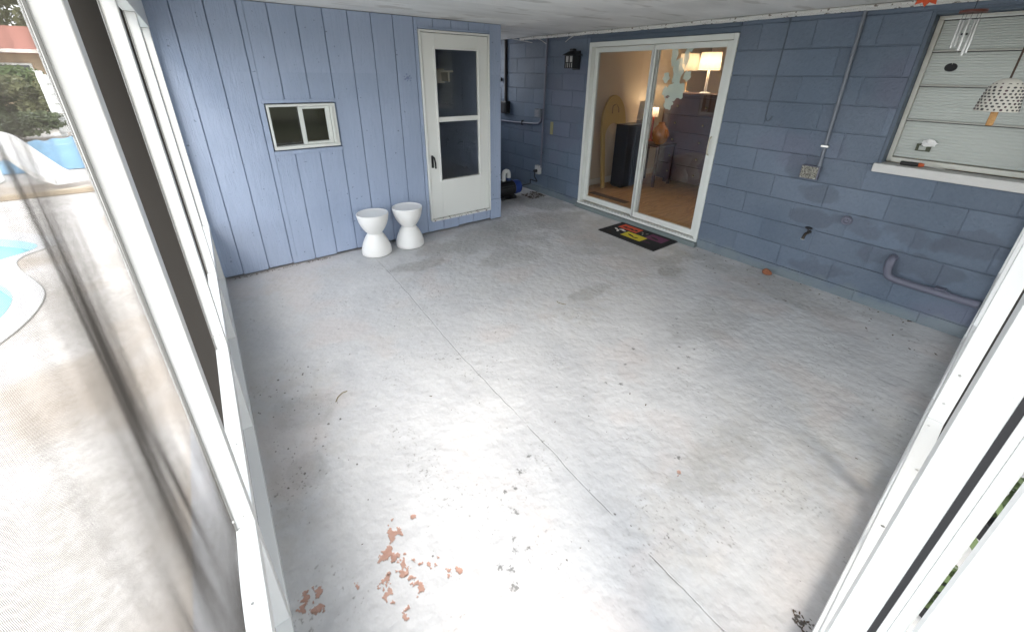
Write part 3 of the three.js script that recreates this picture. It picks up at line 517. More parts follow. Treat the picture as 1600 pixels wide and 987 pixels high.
// ------------------------------------------------------------------ fittings on the block wall
{
  const t = thing('wall_lantern', 'small black lantern with pale panes on the block wall beside the sliding door', 'lantern', null, XB, 1.87, -4.04);
  part('back_plate', box(-0.02, -0.001, -0.1, 0.12, -0.06, 0.06, 0.003), M.black, t);
  const b = part('lantern_body', [box(-0.15, -0.02, -0.085, -0.075, -0.075, 0.075), box(-0.15, -0.02, 0.055, 0.065, -0.075, 0.075), ...[-0.075, -0.006, 0.063].map((z) => box(-0.15, -0.138, -0.075, 0.055, z, z + 0.012)), box(-0.15, -0.138, -0.022, -0.012, -0.063, 0.063), ...[-0.04, 0.028].map((z) => box(-0.15, -0.138, -0.075, -0.022, z, z + 0.008)), ...[-0.075, 0.067].map((z) => box(-0.138, -0.02, -0.075, 0.055, z, z + 0.008))], M.black, t);
  const pm = std(0.5, 0.5, 0.48, 0.5); for (const z of [-0.063, 0.006]) for (const [y0, y1] of [[-0.075, -0.022], [-0.012, 0.055]]) part('pane', box(-0.137, -0.134, y0, y1, z, z + 0.057), pm, b);
  part('lantern_roof', new THREE.CylinderGeometry(0.045, 0.135, 0.05, 4, 1).rotateY(Math.PI / 4).translate(-0.085, 0.09, 0), M.black, t); part('finial', box(-0.115, -0.055, 0.115, 0.14, -0.03, 0.03, 0.004), M.black, t);
}
function conduitRun(name, pts, r, mat, label, cat = 'pipe', group) { const t = thing(name, label, cat, group); part('pipe_run', tube(pts, r, 60, 10), mat, t); return t; }
const bx = XB - 0.018;
{ // grey conduit with electrical boxes in the alcove
  const t = conduitRun('grey_conduit', [V(bx, CEIL - 0.01, -4.61), V(bx, 1.7, -4.62), V(bx, 1.3, -4.63), V(bx, 0.8, -4.64), V(bx, 0.40, -4.645)], 0.014, M.pipe, 'blue-grey painted upright conduit with a vented box left of the lantern');
  part('vent_box', box(XB - 0.06, XB - 0.001, 1.13, 1.25, -4.79, -4.66, 0.004), M.conduit, t); const g = []; for (let k = 0; k < 5; k++) g.push(box(XB - 0.063, XB - 0.06, 1.15 + k * 0.018, 1.158 + k * 0.018, -4.77, -4.69)); part('vent_slots', g, std(0.3, 0.3, 0.32, 0.5), t);
  part('pipe_strap', box(XB - 0.034, XB - 0.001, 1.82, 1.836, -4.655, -4.585, 0.002), M.pipe, t); part('pipe_strap', box(XB - 0.034, XB - 0.001, 0.62, 0.636, -4.68, -4.61, 0.002), M.pipe, t);
}
{ const t = thing('outlet_box', 'grey weatherproof outlet box with a black plug above the pump', 'outlet', null, XB, 0.37, -4.68);
  part('box_body', box(-0.055, -0.001, -0.07, 0.06, -0.06, 0.04, 0.004), std(0.42, 0.42, 0.42, 0.5), t); part('cover_plate', box(-0.06, -0.055, -0.06, 0.05, -0.052, 0.032, 0.003), std(0.5, 0.5, 0.5, 0.5), t); part('plug', new THREE.CylinderGeometry(0.022, 0.026, 0.05, 14).rotateZ(Math.PI / 2).translate(-0.083, -0.02, -0.01), M.rubber, t); }
lone('power_cord', tube([V(3.96, 0.345, -4.69), V(3.93, 0.27, -4.66), V(3.95, 0.2, -4.62), V(3.90, 0.22, -4.72), V(3.86, 0.17, -4.68), V(3.78, 0.15, -4.72), V(3.66, 0.16, -4.68)], 0.008, 60, 8), M.rubber, 'black power cord looping from the outlet box to the pump', 'cord');
{ const t = conduitRun('bent_pipe', [V(bx, 0.995, -5.9), V(bx, 1.01, -5.3), V(bx, 1.03, -4.85), V(bx, 1.04, -4.74), V(bx, 1.075, -4.69), V(bx, 1.128, -4.684)], 0.015, M.pipe, 'dark blue horizontal pipe bending up into the vented box');
  part('pipe_strap', box(XB - 0.036, XB - 0.001, 0.985, 1.055, -5.13, -5.115, 0.002), M.black, t); }
{ const t = conduitRun('black_pipe', [V(bx, CEIL - 0.01, -5.57), V(bx, 1.8, -5.57), V(bx, 1.3, -5.565)], 0.024, M.black, 'thick black upright pipe ending in a black box at the alcove end');
  part('junction_box', box(XB - 0.09, XB - 0.001, 1.13, 1.31, -5.66, -5.47, 0.006), M.black, t); part('box_lid', box(XB - 0.096, XB - 0.09, 1.15, 1.29, -5.64, -5.49, 0.003), M.soot, t); }
lone('pipe_valve', [new THREE.CylinderGeometry(0.03, 0.03, 0.04, 16).rotateZ(Math.PI / 2).translate(XB - 0.03, 1.63, -5.70), rod(V(XB - 0.05, 1.60, -5.70), V(XB - 0.05, 1.66, -5.70), 0.009, 8)], M.black, 'small black round valve on the block wall left of the black pipe', 'valve');
lone('yellow_tag', box(XB - 0.006, XB - 0.001, 0.915, 1.09, -4.485, -4.425, 0.002), std(0.30, 0.28, 0.14, 0.7), 'faded yellow paper tag stuck on the block wall under the vented box', 'tag');
{ // pump
  const t = thing('pool_pump', 'black and blue pool pump with white pipe elbow on the alcove floor', 'pump', null, 3.45, 0, -4.72);
  part('motor_body', lathe([[0, -0.2], [0.09, -0.2], [0.115, -0.18], [0.115, 0.08], [0.105, 0.1], [0, 0.1]], 32).rotateZ(-Math.PI / 2).translate(0, 0.15, 0), M.black, t);
  part('motor_cap', lathe([[0, 0.1], [0.10, 0.1], [0.105, 0.12], [0.10, 0.21], [0.07, 0.235], [0, 0.24]], 32).rotateZ(-Math.PI / 2).translate(0.0, 0.15, 0), M.pumpBlue, t);
  const fin = []; for (let k = 0; k < 9; k++) { const a = k * 0.35 - 1.4; fin.push(box(-0.16, 0.06, 0.112, 0.124, -0.004, 0.004).rotateX(a).translate(0, 0.15, 0)); } part('cooling_fins', fin, M.black, t);
  part('strainer_pot', lathe([[0, 0.02], [0.1, 0.02], [0.11, 0.05], [0.11, 0.22], [0.12, 0.23], [0.12, 0.27], [0.05, 0.29], [0, 0.29]], 28).translate(-0.3, 0, 0.0), M.black, t);
  part('foot', [box(-0.16, -0.1, 0.001, 0.05, -0.1, 0.1, 0.004), box(0.05, 0.11, 0.001, 0.05, -0.1, 0.1, 0.004), box(-0.16, 0.11, 0.001, 0.012, -0.09, 0.09)], M.rubber, t);
  part('pipe_elbow', tube([V(-0.06, 0.25, 0), V(-0.06, 0.36, 0), V(-0.05, 0.395, 0), V(-0.015, 0.41, 0), V(0.02, 0.395, 0), V(0.03, 0.36, 0), V(0.03, 0.27, 0)], 0.03, 40, 14), std(0.7, 0.7, 0.67, 0.35), t, 'white plastic elbow');
  part('union_nut', new THREE.CylinderGeometry(0.042, 0.042, 0.05, 10).translate(0.03, 0.28, 0), std(0.03, 0.06, 0.16, 0.4), t);
}
{ // conduit and box right of the sliding door
  const t = conduitRun('surface_conduit', [V(bx, CEIL - 0.012, -1.15), V(bx, 1.8, -1.145), V(bx, 1.4, -1.14), V(bx, 1.03, -1.135)], 0.0125, M.conduit, 'grey painted conduit running down the block wall to a rusty box', 'conduit');
  part('conduit_strap', box(XB - 0.032, XB - 0.001, 1.196, 1.212, -1.165, -1.112, 0.002), M.steel, t, 'bright metal strap');
  part('pipe_end', new THREE.CylinderGeometry(0.017, 0.017, 0.04, 12).translate(bx, 1.06, -1.135), M.conduit, t);
}
{ const t = thing('junction_box', 'square junction box with speckled corroded cover on the block wall', 'box', null, XB, 0.985, -1.18);
  part('box_body', box(-0.045, -0.001, -0.056, 0.056, -0.073, 0.062, 0.004), M.pipe, t);
  const sp = tex(128, 128, (u, v) => mixc([0.09, 0.085, 0.07], [0.30, 0.29, 0.25], sm(0.42, 0.56, fbm(u * 24, v * 24, 3))), true);
  const g = new RoundedBoxGeometry(0.006, 0.1, 0.12, 1, 0.002).translate(-0.048, 0, -0.006); const p = g.attributes.position, uv = g.attributes.uv; for (let i = 0; i < p.count; i++) uv.setXY(i, p.getZ(i) / 0.13 + 0.5, p.getY(i) / 0.11 + 0.5);
  const c = part('cover_plate', g, new THREE.MeshStandardMaterial({ map: sp, roughness: 0.7 }), t, 'corroded speckled metal cover'); for (const [y, z] of [[0.042, -0.058], [0.042, 0.046], [-0.042, -0.058], [-0.042, 0.046]]) part('screw', new THREE.SphereGeometry(0.006, 8, 6).translate(-0.051, y, z), M.steel, c); }
lone('hooked_wire', tube([V(XB - 0.004, 2.19, -1.640), V(XB - 0.005, 1.9, -1.644), V(XB - 0.005, 1.5, -1.650), V(XB - 0.007, 1.40, -1.648), V(XB - 0.01, 1.355, -1.63), V(XB - 0.012, 1.36, -1.608), V(XB - 0.012, 1.40, -1.592)], 0.0045, 50, 6), std(0.09, 0.115, 0.15, 0.5), 'thin painted wire down the block wall ending in a hook', 'wire');
lone('pipe_flange', [new THREE.TorusGeometry(0.026, 0.009, 8, 24).rotateY(Math.PI / 2).translate(XB - 0.012, 0.651, -0.84), new THREE.CylinderGeometry(0.036, 0.038, 0.012, 24).rotateZ(Math.PI / 2).translate(XB - 0.006, 0.651, -0.84), new THREE.CylinderGeometry(0.012, 0.012, 0.02, 12).rotateZ(Math.PI / 2).translate(XB - 0.012, 0.651, -0.84)], M.pipe, 'round painted pipe flange on the block wall between faucet and sill', 'flange');
{ const t = thing('faucet', 'dark brass garden faucet sticking out of the block wall', 'faucet', null, XB, 0.482, -1.06);
  part('faucet_body', [rod(V(0, 0, 0), V(-0.055, 0, 0), 0.013, 12), tube([V(-0.05, 0, 0), V(-0.085, -0.004, -0.004), V(-0.105, -0.03, -0.006), V(-0.108, -0.045, -0.006)], 0.011, 16, 10)], std(0.05, 0.04, 0.03, 0.4, { metalness: 0.5 }), t);
  part('faucet_handle', [rod(V(-0.06, 0, 0), V(-0.06, 0.045, 0.002), 0.006, 8), new THREE.TorusGeometry(0.022, 0.006, 6, 16).rotateX(Math.PI / 2).translate(-0.06, 0.046, 0)], M.black, t); part('spout_ring', new THREE.TorusGeometry(0.012, 0.004, 6, 14).rotateX(Math.PI / 2).translate(-0.108, -0.045, -0.006), M.steel, t); }
{ const t = conduitRun('drain_pipe', [V(XB + 0.02, 0.455, -0.485), V(XB - 0.04, 0.45, -0.485), V(XB - 0.062, 0.425, -0.487), V(XB - 0.066, 0.37, -0.485), V(XB - 0.064, 0.325, -0.47), V(XB - 0.06, 0.305, -0.43), V(XB - 0.058, 0.30, -0.3), V(XB - 0.056, 0.297, 0.022)], 0.027, M.pipe, 'painted drain pipe elbowing out of the block wall below the window', 'pipe');
  part('pipe_strap', box(XB - 0.062, XB - 0.001, 0.318, 0.334, -0.21, -0.15, 0.004), M.pipe, t); }

// louvred window
{
  const t = thing('louvre_window', 'white framed window of four ribbed glass louvres in the block wall', 'window', null, XB, JW[2], JW[0]);
  const W = JW[1] - JW[0], x0 = 0.10;
  part('window_frame', [box(x0, x0 + 0.035, 0.02, 0.96, 0.024, 0.052, 0.003), box(x0, x0 + 0.035, 0.02, 0.96, W - 0.03, W - 0.002, 0.003), box(x0, x0 + 0.035, 0.96, 0.984, 0.024, W - 0.002, 0.003), box(x0 - 0.02, x0 + 0.035, 0.02, 0.055, 0.052, W - 0.03, 0.003)], std(0.60, 0.60, 0.54, 0.45), t);
  const gm = std(0.46, 0.49, 0.46, 0.3); const ys = [0.105, 0.325, 0.555, 0.772, 0.965];
  for (let k = 0; k < 4; k++) {
    const y0 = k ? ys[k] + 0.006 : 0.06, y1 = ys[k + 1] - 0.006, n = 12, g = new THREE.PlaneGeometry(W - 0.09, y1 - y0, 1, n * 8), p = g.attributes.position;
    for (let i = 0; i < p.count; i++) { const v = (p.getY(i) / (y1 - y0) + 0.5); p.setZ(i, 0.0028 * Math.abs(Math.sin(v * n * Math.PI)) + 0.012 * (1 - v)); }
    g.computeVertexNormals(); g.rotateY(-Math.PI / 2).translate(x0 + 0.022, (y0 + y1) / 2, W / 2 + 0.01);
    const pane = part('louvre', g, gm, t);
    part('louvre_rail', box(x0 - 0.004, x0 + 0.03, y1 + 0.0005, y1 + 0.011, 0.052, W - 0.03, 0.002), k === 3 ? M.sashWhite : std(0.42, 0.42, 0.38, 0.45), pane);
    part('seal', box(x0 - 0.002, x0 + 0.02, y1 - 0.004, y1 + 0.0004, 0.053, W - 0.03), M.rubber, pane);
  }
  part('operator_bracket', [box(x0 + 0.0, x0 + 0.012, 0.115, 0.165, 0.16, 0.175, 0.002), box(x0 + 0.0, x0 + 0.012, 0.115, 0.165, 0.215, 0.24, 0.002), box(x0 + 0.0, x0 + 0.012, 0.155, 0.167, 0.175, 0.215, 0.002), box(x0 + 0.0, x0 + 0.012, 0.115, 0.122, 0.175, 0.215, 0.002)], std(0.06, 0.07, 0.04, 0.6), t);
}
lone('window_sill', box(XB - 0.045, XB + 0.10, 1.066, 1.130, JW[0] - 0.012, 0.02, 0.006), std(0.60, 0.60, 0.58, 0.7, { bumpMap: grainBump, bumpScale: 0.002 }), 'white masonry window sill under the louvred window', 'sill');
{ const t = thing('screwdriver', 'screwdriver with black and orange handle lying on the white sill', 'screwdriver', null, XB - 0.0, 1.150, -0.66);
  const a = lathe([[0, 0], [0.012, 0.002], [0.015, 0.012], [0.014, 0.03], [0.015, 0.06], [0.014, 0.1], [0, 0.1]], 12).rotateX(Math.PI / 2), bq = lathe([[0, 0.1], [0.0145, 0.1], [0.0155, 0.112], [0.010, 0.13], [0, 0.13]], 12).rotateX(Math.PI / 2);
  part('grip', a, M.black, t); part('collar', bq, std(0.5, 0.09, 0.02, 0.5), t); part('shaft', rod(V(0, 0, 0.13), V(0, -0.010, 0.24), 0.003, 8), M.steel, t); t.rotation.y = 0.08; }
lone('white_tissue', (() => { const g = new THREE.IcosahedronGeometry(0.026, 3), p = g.attributes.position; for (let i = 0; i < p.count; i++) { const x = p.getX(i), y = p.getY(i), z = p.getZ(i), k = 0.35 + 1.3 * fbm(x * 90 + 5, y * 90 + z * 70 + 3, 3); p.setXYZ(i, x * k * 0.6, y * k * 0.9, z * k * 1.3); } g.computeVertexNormals(); return g.translate(XB + 0.09, 1.118 + 0.178, -0.56); })(), std(0.85, 0.85, 0.84, 0.8), 'crumpled white tissue stuck on the bottom louvre above the bracket', 'tissue');

// hanging ornaments
{ // wind chime
  const X = 3.45, Z = -0.147 * X, t = thing('wind_chime', 'wind chime with wooden disc and silver tubes hanging before the louvred window', 'wind chime', null, X, 2.06, Z);
  part('hanger', rod(V(0, 0, 0), V(0, CEIL - 2.061, 0), 0.0015, 6), M.soot, t); part('top_disc', new THREE.CylinderGeometry(0.055, 0.055, 0.012, 28).translate(0, -0.012, 0), std(0.10, 0.025, 0.015, 0.45), t);
  for (let k = 0; k < 5; k++) { const a = k / 5 * 6.283 + 0.5, x = 0.035 * Math.cos(a), z = 0.035 * Math.sin(a), l = 0.175 - 0.012 * k; part('chime_tube', new THREE.CylinderGeometry(0.0055, 0.0055, l, 12).translate(x, -0.05 - l / 2, z), M.steel, t); part('string', rod(V(x, -0.018, z), V(x, -0.05, z), 0.0008, 4), M.soot, t); }
  part('striker', new THREE.CylinderGeometry(0.014, 0.014, 0.008, 18).translate(0, -0.12, 0), M.soot, t); part('cord', rod(V(0, -0.02, 0), V(0, -0.27, 0), 0.0009, 5), std(0.5, 0.5, 0.46, 0.7), t); part('sail', new THREE.CylinderGeometry(0.026, 0.026, 0.006, 24).rotateX(0.9).rotateY(-1.4).translate(0, -0.285, 0), M.soot, t); part('cord_loop', new THREE.TorusGeometry(0.02, 0.0008, 5, 24).scale(0.5, 1.3, 0.5).rotateY(-1.4).translate(0, -0.33, 0), std(0.5, 0.5, 0.46, 0.7), t);
}
{ // mosaic bell
  const X = 2.75, Z = -0.0775 * X, t = thing('mosaic_bell', 'black and white mosaic bell with a wooden clapper hanging before the louvred window', 'bell', null, X, 1.71 - 0.0236 * X, Z);
  const prof = [[0.006, 0.075], [0.02, 0.073], [0.036, 0.064], [0.047, 0.048], [0.054, 0.027], [0.059, 0], [0.063, -0.03], [0.066, -0.055], [0.063, -0.056], [0.058, -0.02]];
  part('bell_body', lathe(prof, 40), std(0.55, 0.53, 0.47, 0.5), t);
  // dark chips set in rows, petals round flowers
  const chip = new THREE.CylinderGeometry(0.0042, 0.0042, 0.002, 6).rotateZ(-Math.PI / 2), cm = [std(0.04, 0.035, 0.035, 0.35), std(0.06, 0.02, 0.03, 0.35)];
  for (let r = 0; r < 9; r++) { const y = -0.048 + r * 0.0125, rad = y > 0.027 ? 0.054 - (y - 0.027) * 0.35 - Math.max(0, y - 0.045) * 0.5 : 0.059 - y * (y < 0 ? 0.128 : 0.19), n = 22 - (r > 5 ? 3 * (r - 5) : 0); for (let k = 0; k < n; k++) { const a = (k + (r % 2) * 0.5) / n * 6.2832, m = part('chip', chip, cm[(k + r) % 5 ? 0 : 1], t); m.position.set((rad + 0.0012) * Math.cos(a), y, (rad + 0.0012) * Math.sin(a)); m.rotation.set(0, -a, 0); m.rotation.z = 0; m.scale.set(1, rr(0.8, 1.3), rr(0.8, 1.4)); } }
  part('clapper', box(-0.013, 0.013, -0.115, 0.03, -0.011, 0.011, 0.004), new THREE.MeshStandardMaterial({ map: woodMap, roughness: 0.6 }), t); part('rope', rod(V(0, 0.066, 0), V(0, CEIL - 0.002 - (1.71 - 0.0236 * X), 0), 0.0035, 8), std(0.05, 0.03, 0.02, 0.8), t);
}
{ // red leaf ornament
  const s = new THREE.Shape(), pts = [[0, -0.05], [0.02, -0.02], [0.06, -0.035], [0.055, -0.005], [0.095, 0.012], [0.06, 0.03], [0.07, 0.06], [0.03, 0.05], [0, 0.085], [-0.03, 0.05], [-0.07, 0.06], [-0.06, 0.03], [-0.095, 0.012], [-0.055, -0.005], [-0.06, -0.035], [-0.02, -0.02]];
  pts.forEach(([x, y], i) => (i ? s.lineTo(x, y) : s.moveTo(x, y))); s.closePath();
  const X = 3.5, t = thing('leaf_ornament', 'orange-red leaf-shaped ornament hanging from the ceiling above the conduit', 'ornament', null, X, 1.71 + 0.121 * X, -0.207 * X);
  const m = part('leaf', new THREE.ExtrudeGeometry(s, { depth: 0.004, bevelEnabled: true, bevelSize: 0.002, bevelThickness: 0.002, bevelSegments: 1 }), std(0.55, 0.07, 0.015, 0.4), t); m.rotation.set(0.15, -1.25, 0.1); m.scale.setScalar(0.75);
}

// ------------------------------------------------------------------ litter on the slab
lone('brick_chunk', (() => { const g = new THREE.IcosahedronGeometry(0.035, 2), p = g.attributes.position; for (let i = 0; i < p.count; i++) { const x = p.getX(i), y = p.getY(i), z = p.getZ(i), k = 0.75 + 0.5 * vn(x * 40 + 9, y * 40 + z * 33 + 5); p.setXYZ(i, x * k, Math.max(-0.02, y * k * 0.9), z * k * 1.2); } g.computeVertexNormals(); return g.translate(3.985, 0.021, -1.27); })(), std(0.26, 0.10, 0.05, 0.9), 'broken reddish brick chunk on the slab at the foot of the block wall', 'brick');
{
  const gs = []; const leafAt = (x, z, s) => { const g = new THREE.CircleGeometry(s, 7).scale(1, 0.38, 1), p = g.attributes.position; for (let i = 0; i < p.count; i++) p.setZ(i, rr(0, 0.25) * s + 2 * s * Math.pow(p.getX(i) / s, 2) * 0.12); g.computeVertexNormals(); gs.push(g.rotateX(-Math.PI / 2).rotateY(rr(0, 6.3)).translate(x, 0.0025, z)); };
  for (let i = 0; i < 60; i++) leafAt(4.03 - Math.pow(rnd(), 2) * 0.5, rr(-2, 0), rr(0.006, 0.016));
  for (let i = 0; i < 120; i++) leafAt(rr(3.72, 4.0), rr(-4.75, -4.45), rr(0.012, 0.03));
  for (let i = 0; i < 26; i++) leafAt(rr(0.1, 3.8), rr(-3.8, -0.1), rr(0.004, 0.009));
  for (let i = 0; i < 70; i++) leafAt(rr(-0.12, 0.75), ZA + 0.012 + rnd() * 0.03, rr(0.005, 0.013));
  for (let i = 0; i < 11; i++) leafAt(1.262 + rr(-0.028, 0.028), rr(-0.03, 0.012), rr(0.004, 0.008));
  const m = part(numbered('leaf_litter'), gs, std(0.085, 0.055, 0.032, 0.9, { side: THREE.DoubleSide }), scene, 'dry brown leaf litter and grit on the slab along the walls', 'stuff'); m.userData.category = 'litter';
}
for (const [x, z, a, l] of [[0.30, -2.0, 0.6, 'curled dry twig lying on the bare slab, farther from the siding'], [2.03, -2.02, 1.9, 'dry yellowish twig on the slab in front of the door mat']]) lone('twig', tube([V(x - 0.05, 0.004, z), V(x - 0.02, 0.006, z - 0.012), V(x + 0.02, 0.005, z - 0.012), V(x + 0.04, 0.004, z + 0.004)].map((p) => p.sub(V(x, 0, z)).applyAxisAngle(V(0, 1, 0), a).add(V(x, 0, z))), 0.0028, 16, 5), std(0.20, 0.17, 0.08, 0.8), l, 'twig');

// ------------------------------------------------------------------ pool side beyond the screen
{
  const s = new THREE.Shape(copingEdge); s.holes.push(new THREE.Path(waterEdge));
  const g = new THREE.ExtrudeGeometry(s, { depth: 0.012, bevelEnabled: true, bevelSize: 0.006, bevelThickness: 0.006, bevelSegments: 2 }).rotateX(-Math.PI / 2).translate(0, -0.122, 0);
  struct('pool_coping', uvw(g), std(0.52, 0.51, 0.49, 0.7, { bumpMap: grainBump, bumpScale: 0.003 }));
  const big = new THREE.Shape(waterEdge);
  struct('pool_water', new THREE.ShapeGeometry(big).rotateX(-Math.PI / 2).translate(0, -0.2, 0), new THREE.MeshStandardMaterial({ color: lin(0.20, 0.52, 0.54), roughness: 0.12, bumpMap: grainBump, bumpScale: 0.004 }));
  const side = new THREE.ExtrudeGeometry(new THREE.Shape(copingEdge), { depth: 0.02, bevelEnabled: false });
  const wall = []; for (let i = 0; i + 1 < waterEdge.length; i++) { const a = waterEdge[i], b = waterEdge[i + 1]; wall.push(a.x, -0.1, -a.y, b.x, -0.1, -b.y, b.x, -0.3, -b.y, a.x, -0.1, -a.y, b.x, -0.3, -b.y, a.x, -0.3, -a.y); }
  const wg = new THREE.BufferGeometry(); wg.setAttribute('position', new THREE.Float32BufferAttribute(wall, 3)); wg.computeVertexNormals(); struct('pool_wall', wg, std(0.45, 0.6, 0.65, 0.5, { side: THREE.DoubleSide }));
}
function leaves(n, rx, ry, rz, size, fn) {   // leaf-sized faces through a lumpy volume
  const pos = [], nor = []; const c = []; for (let i = 0; i < 22; i++) c.push([rr(-0.8, 0.8) * rx, rr(-0.85, 0.8) * ry, rr(-0.8, 0.8) * rz, rr(0.22, 0.42)]);
  const q = new THREE.Quaternion(), e = new THREE.Euler(), a = V(0, 0, 0);
  for (let i = 0; i < n; i++) {
    const k = c[Math.floor(rnd() * c.length)], u = rr(-1, 1), ph = rr(0, 6.283), r = Math.cbrt(rnd()) * k[3], w = Math.sqrt(1 - u * u), x = k[0] + rx * r * w * Math.cos(ph), y = k[1] + ry * r * u, z = k[2] + rz * r * w * Math.sin(ph), s = size * rr(0.6, 1.4);
    q.setFromEuler(e.set(rr(-1.2, 1.2), rr(0, 6.3), rr(-1, 1)));
    const v = [[-0.5, 0, 0], [0, 0, -0.28], [0.5, 0, 0], [0, 0, 0.28]].map(([b, d, f]) => { a.set(b * s, d, f * s).applyQuaternion(q); return [a.x + x, a.y + y, a.z + z]; });
    a.set(0, -1, 0).applyQuaternion(q);
    for (const t of [0, 1, 2, 0, 2, 3]) { pos.push(...v[t]); nor.push(a.x, a.y, a.z); }
  }
  const g = new THREE.BufferGeometry(); g.setAttribute('position', new THREE.Float32BufferAttribute(pos, 3)); g.setAttribute('normal', new THREE.Float32BufferAttribute(nor, 3)); return g;
}
const leafM = (r, g, b) => new THREE.MeshPhysicalMaterial({ color: lin(r, g, b), roughness: 1, transmission: 0.35, thickness: 0, side: THREE.DoubleSide });
const leafMs = [leafM(0.11, 0.16, 0.055), leafM(0.17, 0.18, 0.085), leafM(0.10, 0.125, 0.06)], bark = std(0.10, 0.075, 0.05, 0.9);
function bush(name, label, cat, group, x, y, z, rx, ry, rz, n, size, m) {
  const t = thing(name, label, cat, group, x, y, z);
  part('crown', leaves(n, rx, ry, rz, size).translate(0, ry * 1.05, 0), leafMs[m], t);
  const b = []; for (let k = 0; k < 5; k++) b.push(rod(V(rr(-0.1, 0.1) * rx, 0, rr(-0.1, 0.1) * rz), V(rr(-0.6, 0.6) * rx, ry * rr(0.9, 1.5), rr(-0.6, 0.6) * rz), 0.03 * ry, 6, 0.008)); part('trunk', b, bark, t);
}
bush('hedge_shrub', 'dense green shrub before the tan house beyond the pool', 'shrub', 'shrubs beyond the pool', -5.2, -0.12, -20.5, 1.7, 0.95, 1.0, 9000, 0.15, 0);
bush('hedge_shrub', 'yellow-green shrub between the dense shrub and the white fence', 'shrub', 'shrubs beyond the pool', -3.5, -0.12, -19.6, 1.0, 0.85, 0.8, 6000, 0.13, 1);
bush('hedge_shrub', 'low dark shrub on the tan ground behind the pool slide', 'shrub', 'shrubs beyond the pool', -4.2, -0.12, -16.8, 1.2, 0.4, 0.6, 5000, 0.10, 2);
{
  const t = thing('neighbour_house', 'tan house with reddish brown roof standing beyond the shrubs', 'house', null, -8, -0.12, -27);
  part('wall', box(-9, 6.5, 0, 2.5, -6, 0), std(0.42, 0.33, 0.22, 0.8), t);
  const s = new THREE.Shape([new THREE.Vector2(1.0, 2.5), new THREE.Vector2(-3, 3.55), new THREE.Vector2(-7, 2.5), new THREE.Vector2(-7, 2.35), new THREE.Vector2(1.0, 2.35)]);
  const rf = part('roof', new THREE.ExtrudeGeometry(s, { depth: 16.5, bevelEnabled: false }).rotateY(-Math.PI / 2).translate(7, 0, 0), std(0.30, 0.12, 0.085, 0.85), t);
  part('gutter', box(-9.5, 7, 2.36, 2.5, 1.005, 1.09, 0.02), std(0.6, 0.56, 0.5, 0.5), rf);
  const w = part('window', box(1.5, 2.9, 0.9, 2.0, 0.002, 0.06, 0.01), M.sashWhite, t); part('pane', box(1.58, 2.82, 0.98, 1.92, 0.061, 0.066), std(0.04, 0.05, 0.06, 0.1), w);
}
for (const [x, z, s, l] of [[-9.5, -36, 1.5, 'tall olive tree rising behind the reddish roof'], [-5.2, -38, 1.3, 'rounder olive tree rising behind the roof end']]) {
  const t = thing('background_tree', l, 'tree', 'trees behind the neighbour house', x, -0.12, z);
  part('trunk', [rod(V(0, 0, 0), V(0.2, 3.6 * s, 0), 0.28, 10, 0.16), rod(V(0.2, 3.4 * s, 0), V(1.5, 5.6 * s, 0.4), 0.15, 8, 0.04), rod(V(0.2, 3.2 * s, 0), V(-1.4, 5.4 * s, -0.3), 0.14, 8, 0.04), rod(V(0.2, 3.5 * s, 0), V(0.1, 6 * s, 0.8), 0.12, 8, 0.03)], bark, t);
  part('crown', leaves(16000, 3.4 * s, 2.6 * s, 2.6 * s, 0.26).translate(0, 4.7 * s, 0), leafMs[1], t);
}
{ // white board fence right of the shrubs
  const t = thing('board_fence', 'white horizontal board fence beyond the pool beside the shrubs', 'fence', null, -2.9, -0.12, -17.4);
  for (let k = 0; k < 6; k++) part('board', box(-0.4, 2.6, 0.12 + k * 0.26, 0.36 + k * 0.26, -0.02, 0.02, 0.004), M.white, t);
  for (const x of [-0.4, 0.8, 2.0]) part('fence_post', box(x, x + 0.12, 0, 1.75, -0.14, -0.022, 0.006), M.white, t);
}
{ // pool slide
  const t = thing('pool_slide', 'white plastic pool slide with steps beside the pool', 'slide', null, -2.7, -0.12, -10.2); t.scale.setScalar(0.72);
  const pts = [V(-0.35, 1.05, -0.6), V(-0.05, 0.98, -0.35), V(0.35, 0.60, 0.1), V(0.75, 0.24, 0.55), V(1.05, 0.14, 0.85)];
  const c = new THREE.CatmullRomCurve3(pts), sec = new THREE.Shape([new THREE.Vector2(-0.02, -0.28), new THREE.Vector2(-0.14, -0.28), new THREE.Vector2(-0.14, -0.24), new THREE.Vector2(0, -0.22), new THREE.Vector2(0, 0.22), new THREE.Vector2(-0.14, 0.24), new THREE.Vector2(-0.14, 0.28), new THREE.Vector2(-0.02, 0.28), new THREE.Vector2(0.02, 0.24), new THREE.Vector2(0.02, -0.24)]);
  part('chute', new THREE.ExtrudeGeometry(sec, { steps: 30, extrudePath: c, bevelEnabled: false }), M.plastic, t);
  part('platform', box(-0.75, -0.28, 0.92, 1.0, -0.95, -0.4, 0.02), M.plastic, t); part('tower', box(-0.7, -0.34, 0.002, 0.92, -0.9, -0.5, 0.05), M.plastic, t);
  for (let k = 0; k < 3; k++) part('step', box(-1.0, -0.72, 0.2 + k * 0.24, 0.26 + k * 0.24, -0.88, -0.5, 0.01), M.plastic, t);
}
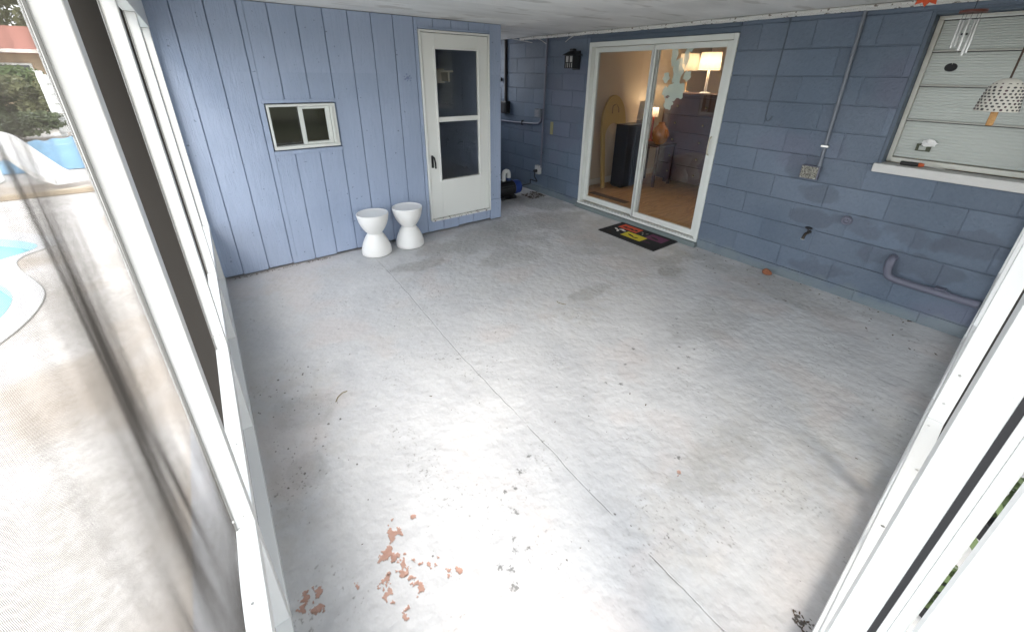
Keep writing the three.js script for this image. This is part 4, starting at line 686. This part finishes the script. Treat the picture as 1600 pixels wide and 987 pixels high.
{ // blue tarp heap
  const g = new THREE.PlaneGeometry(2.6, 1.9, 60, 44).rotateX(-Math.PI / 2), p = g.attributes.position;
  for (let i = 0; i < p.count; i++) { const x = p.getX(i), z = p.getZ(i), e = sm(1.3, 0.4, Math.abs(x)) * sm(0.95, 0.3, Math.abs(z)); p.setY(i, 0.006 + e * (0.1 + 0.5 * fbm(x * 1.6 + 4, z * 1.6 + 8, 4)) + 0.012 * fbm(x * 9, z * 9, 2)); }
  g.computeVertexNormals(); lone('blue_tarp', g.translate(-2.25, -0.118, -12.4), std(0.16, 0.30, 0.42, 0.4, { side: THREE.DoubleSide }), 'crumpled blue pool cover heaped on the deck behind the slide', 'tarp');
}
lone('deck_kerb', box(-9, -1.15, -0.118, -0.04, -9.25, -9.1, 0.012), std(0.40, 0.33, 0.24, 0.8), 'low tan kerb edging the pool deck before the slide', 'kerb');
// garden behind the camera: it shows in the window panes
struct('lawn', box(-40, 40, -0.119, -0.1, 3.2, 60), new THREE.MeshStandardMaterial({ color: lin(0.075, 0.08, 0.042), roughness: 0.95, bumpMap: grainBump, bumpScale: 0.01 }));
for (const [x, z, rx, ry, n, m, l] of [[-3.2, 9.5, 2.0, 1.3, 5000, 0, 'broad green garden shrub on the lawn outside the open doorway'], [1.2, 10.5, 2.2, 1.5, 6000, 2, 'dark green garden shrub on the lawn, between the broad and the pale one'], [5.2, 9.6, 2.0, 1.35, 5000, 1, 'pale green garden shrub on the lawn beyond the house corner']]) bush('garden_shrub', l, 'shrub', 'shrubs on the lawn', x, -0.1, z, rx, ry, 1.2, n, 0.17, m);
// pots outside, seen through the hinge gap of the screen door
for (const [x, z, s, l] of [[2.25, 0.36, 1, 'leafy green plant in a black pot outside the open screen door, nearer the house'], [1.7, 0.27, 0.8, 'small leafy plant in a black pot outside the open screen door, nearer the doorway']]) {
  const t = thing('potted_plant', l, 'plant', 'pots outside the screen door', x, -0.12, z);
  part('pot', lathe([[0, 0.002], [0.09 * s, 0.002], [0.12 * s, 0.2 * s], [0.128 * s, 0.2 * s], [0.128 * s, 0.22 * s], [0.11 * s, 0.22 * s], [0.1 * s, 0.19 * s], [0, 0.19 * s]], 24), M.black, t);
  part('foliage', leaves(220, 0.16 * s, 0.16 * s, 0.16 * s, 0.07 * s).translate(0, 0.36 * s, 0), leafMs[0], t); part('stem', rod(V(0, 0.18 * s, 0), V(0.01, 0.4 * s, 0), 0.008, 6), bark, t);
}

renderer.render(scene, camera);
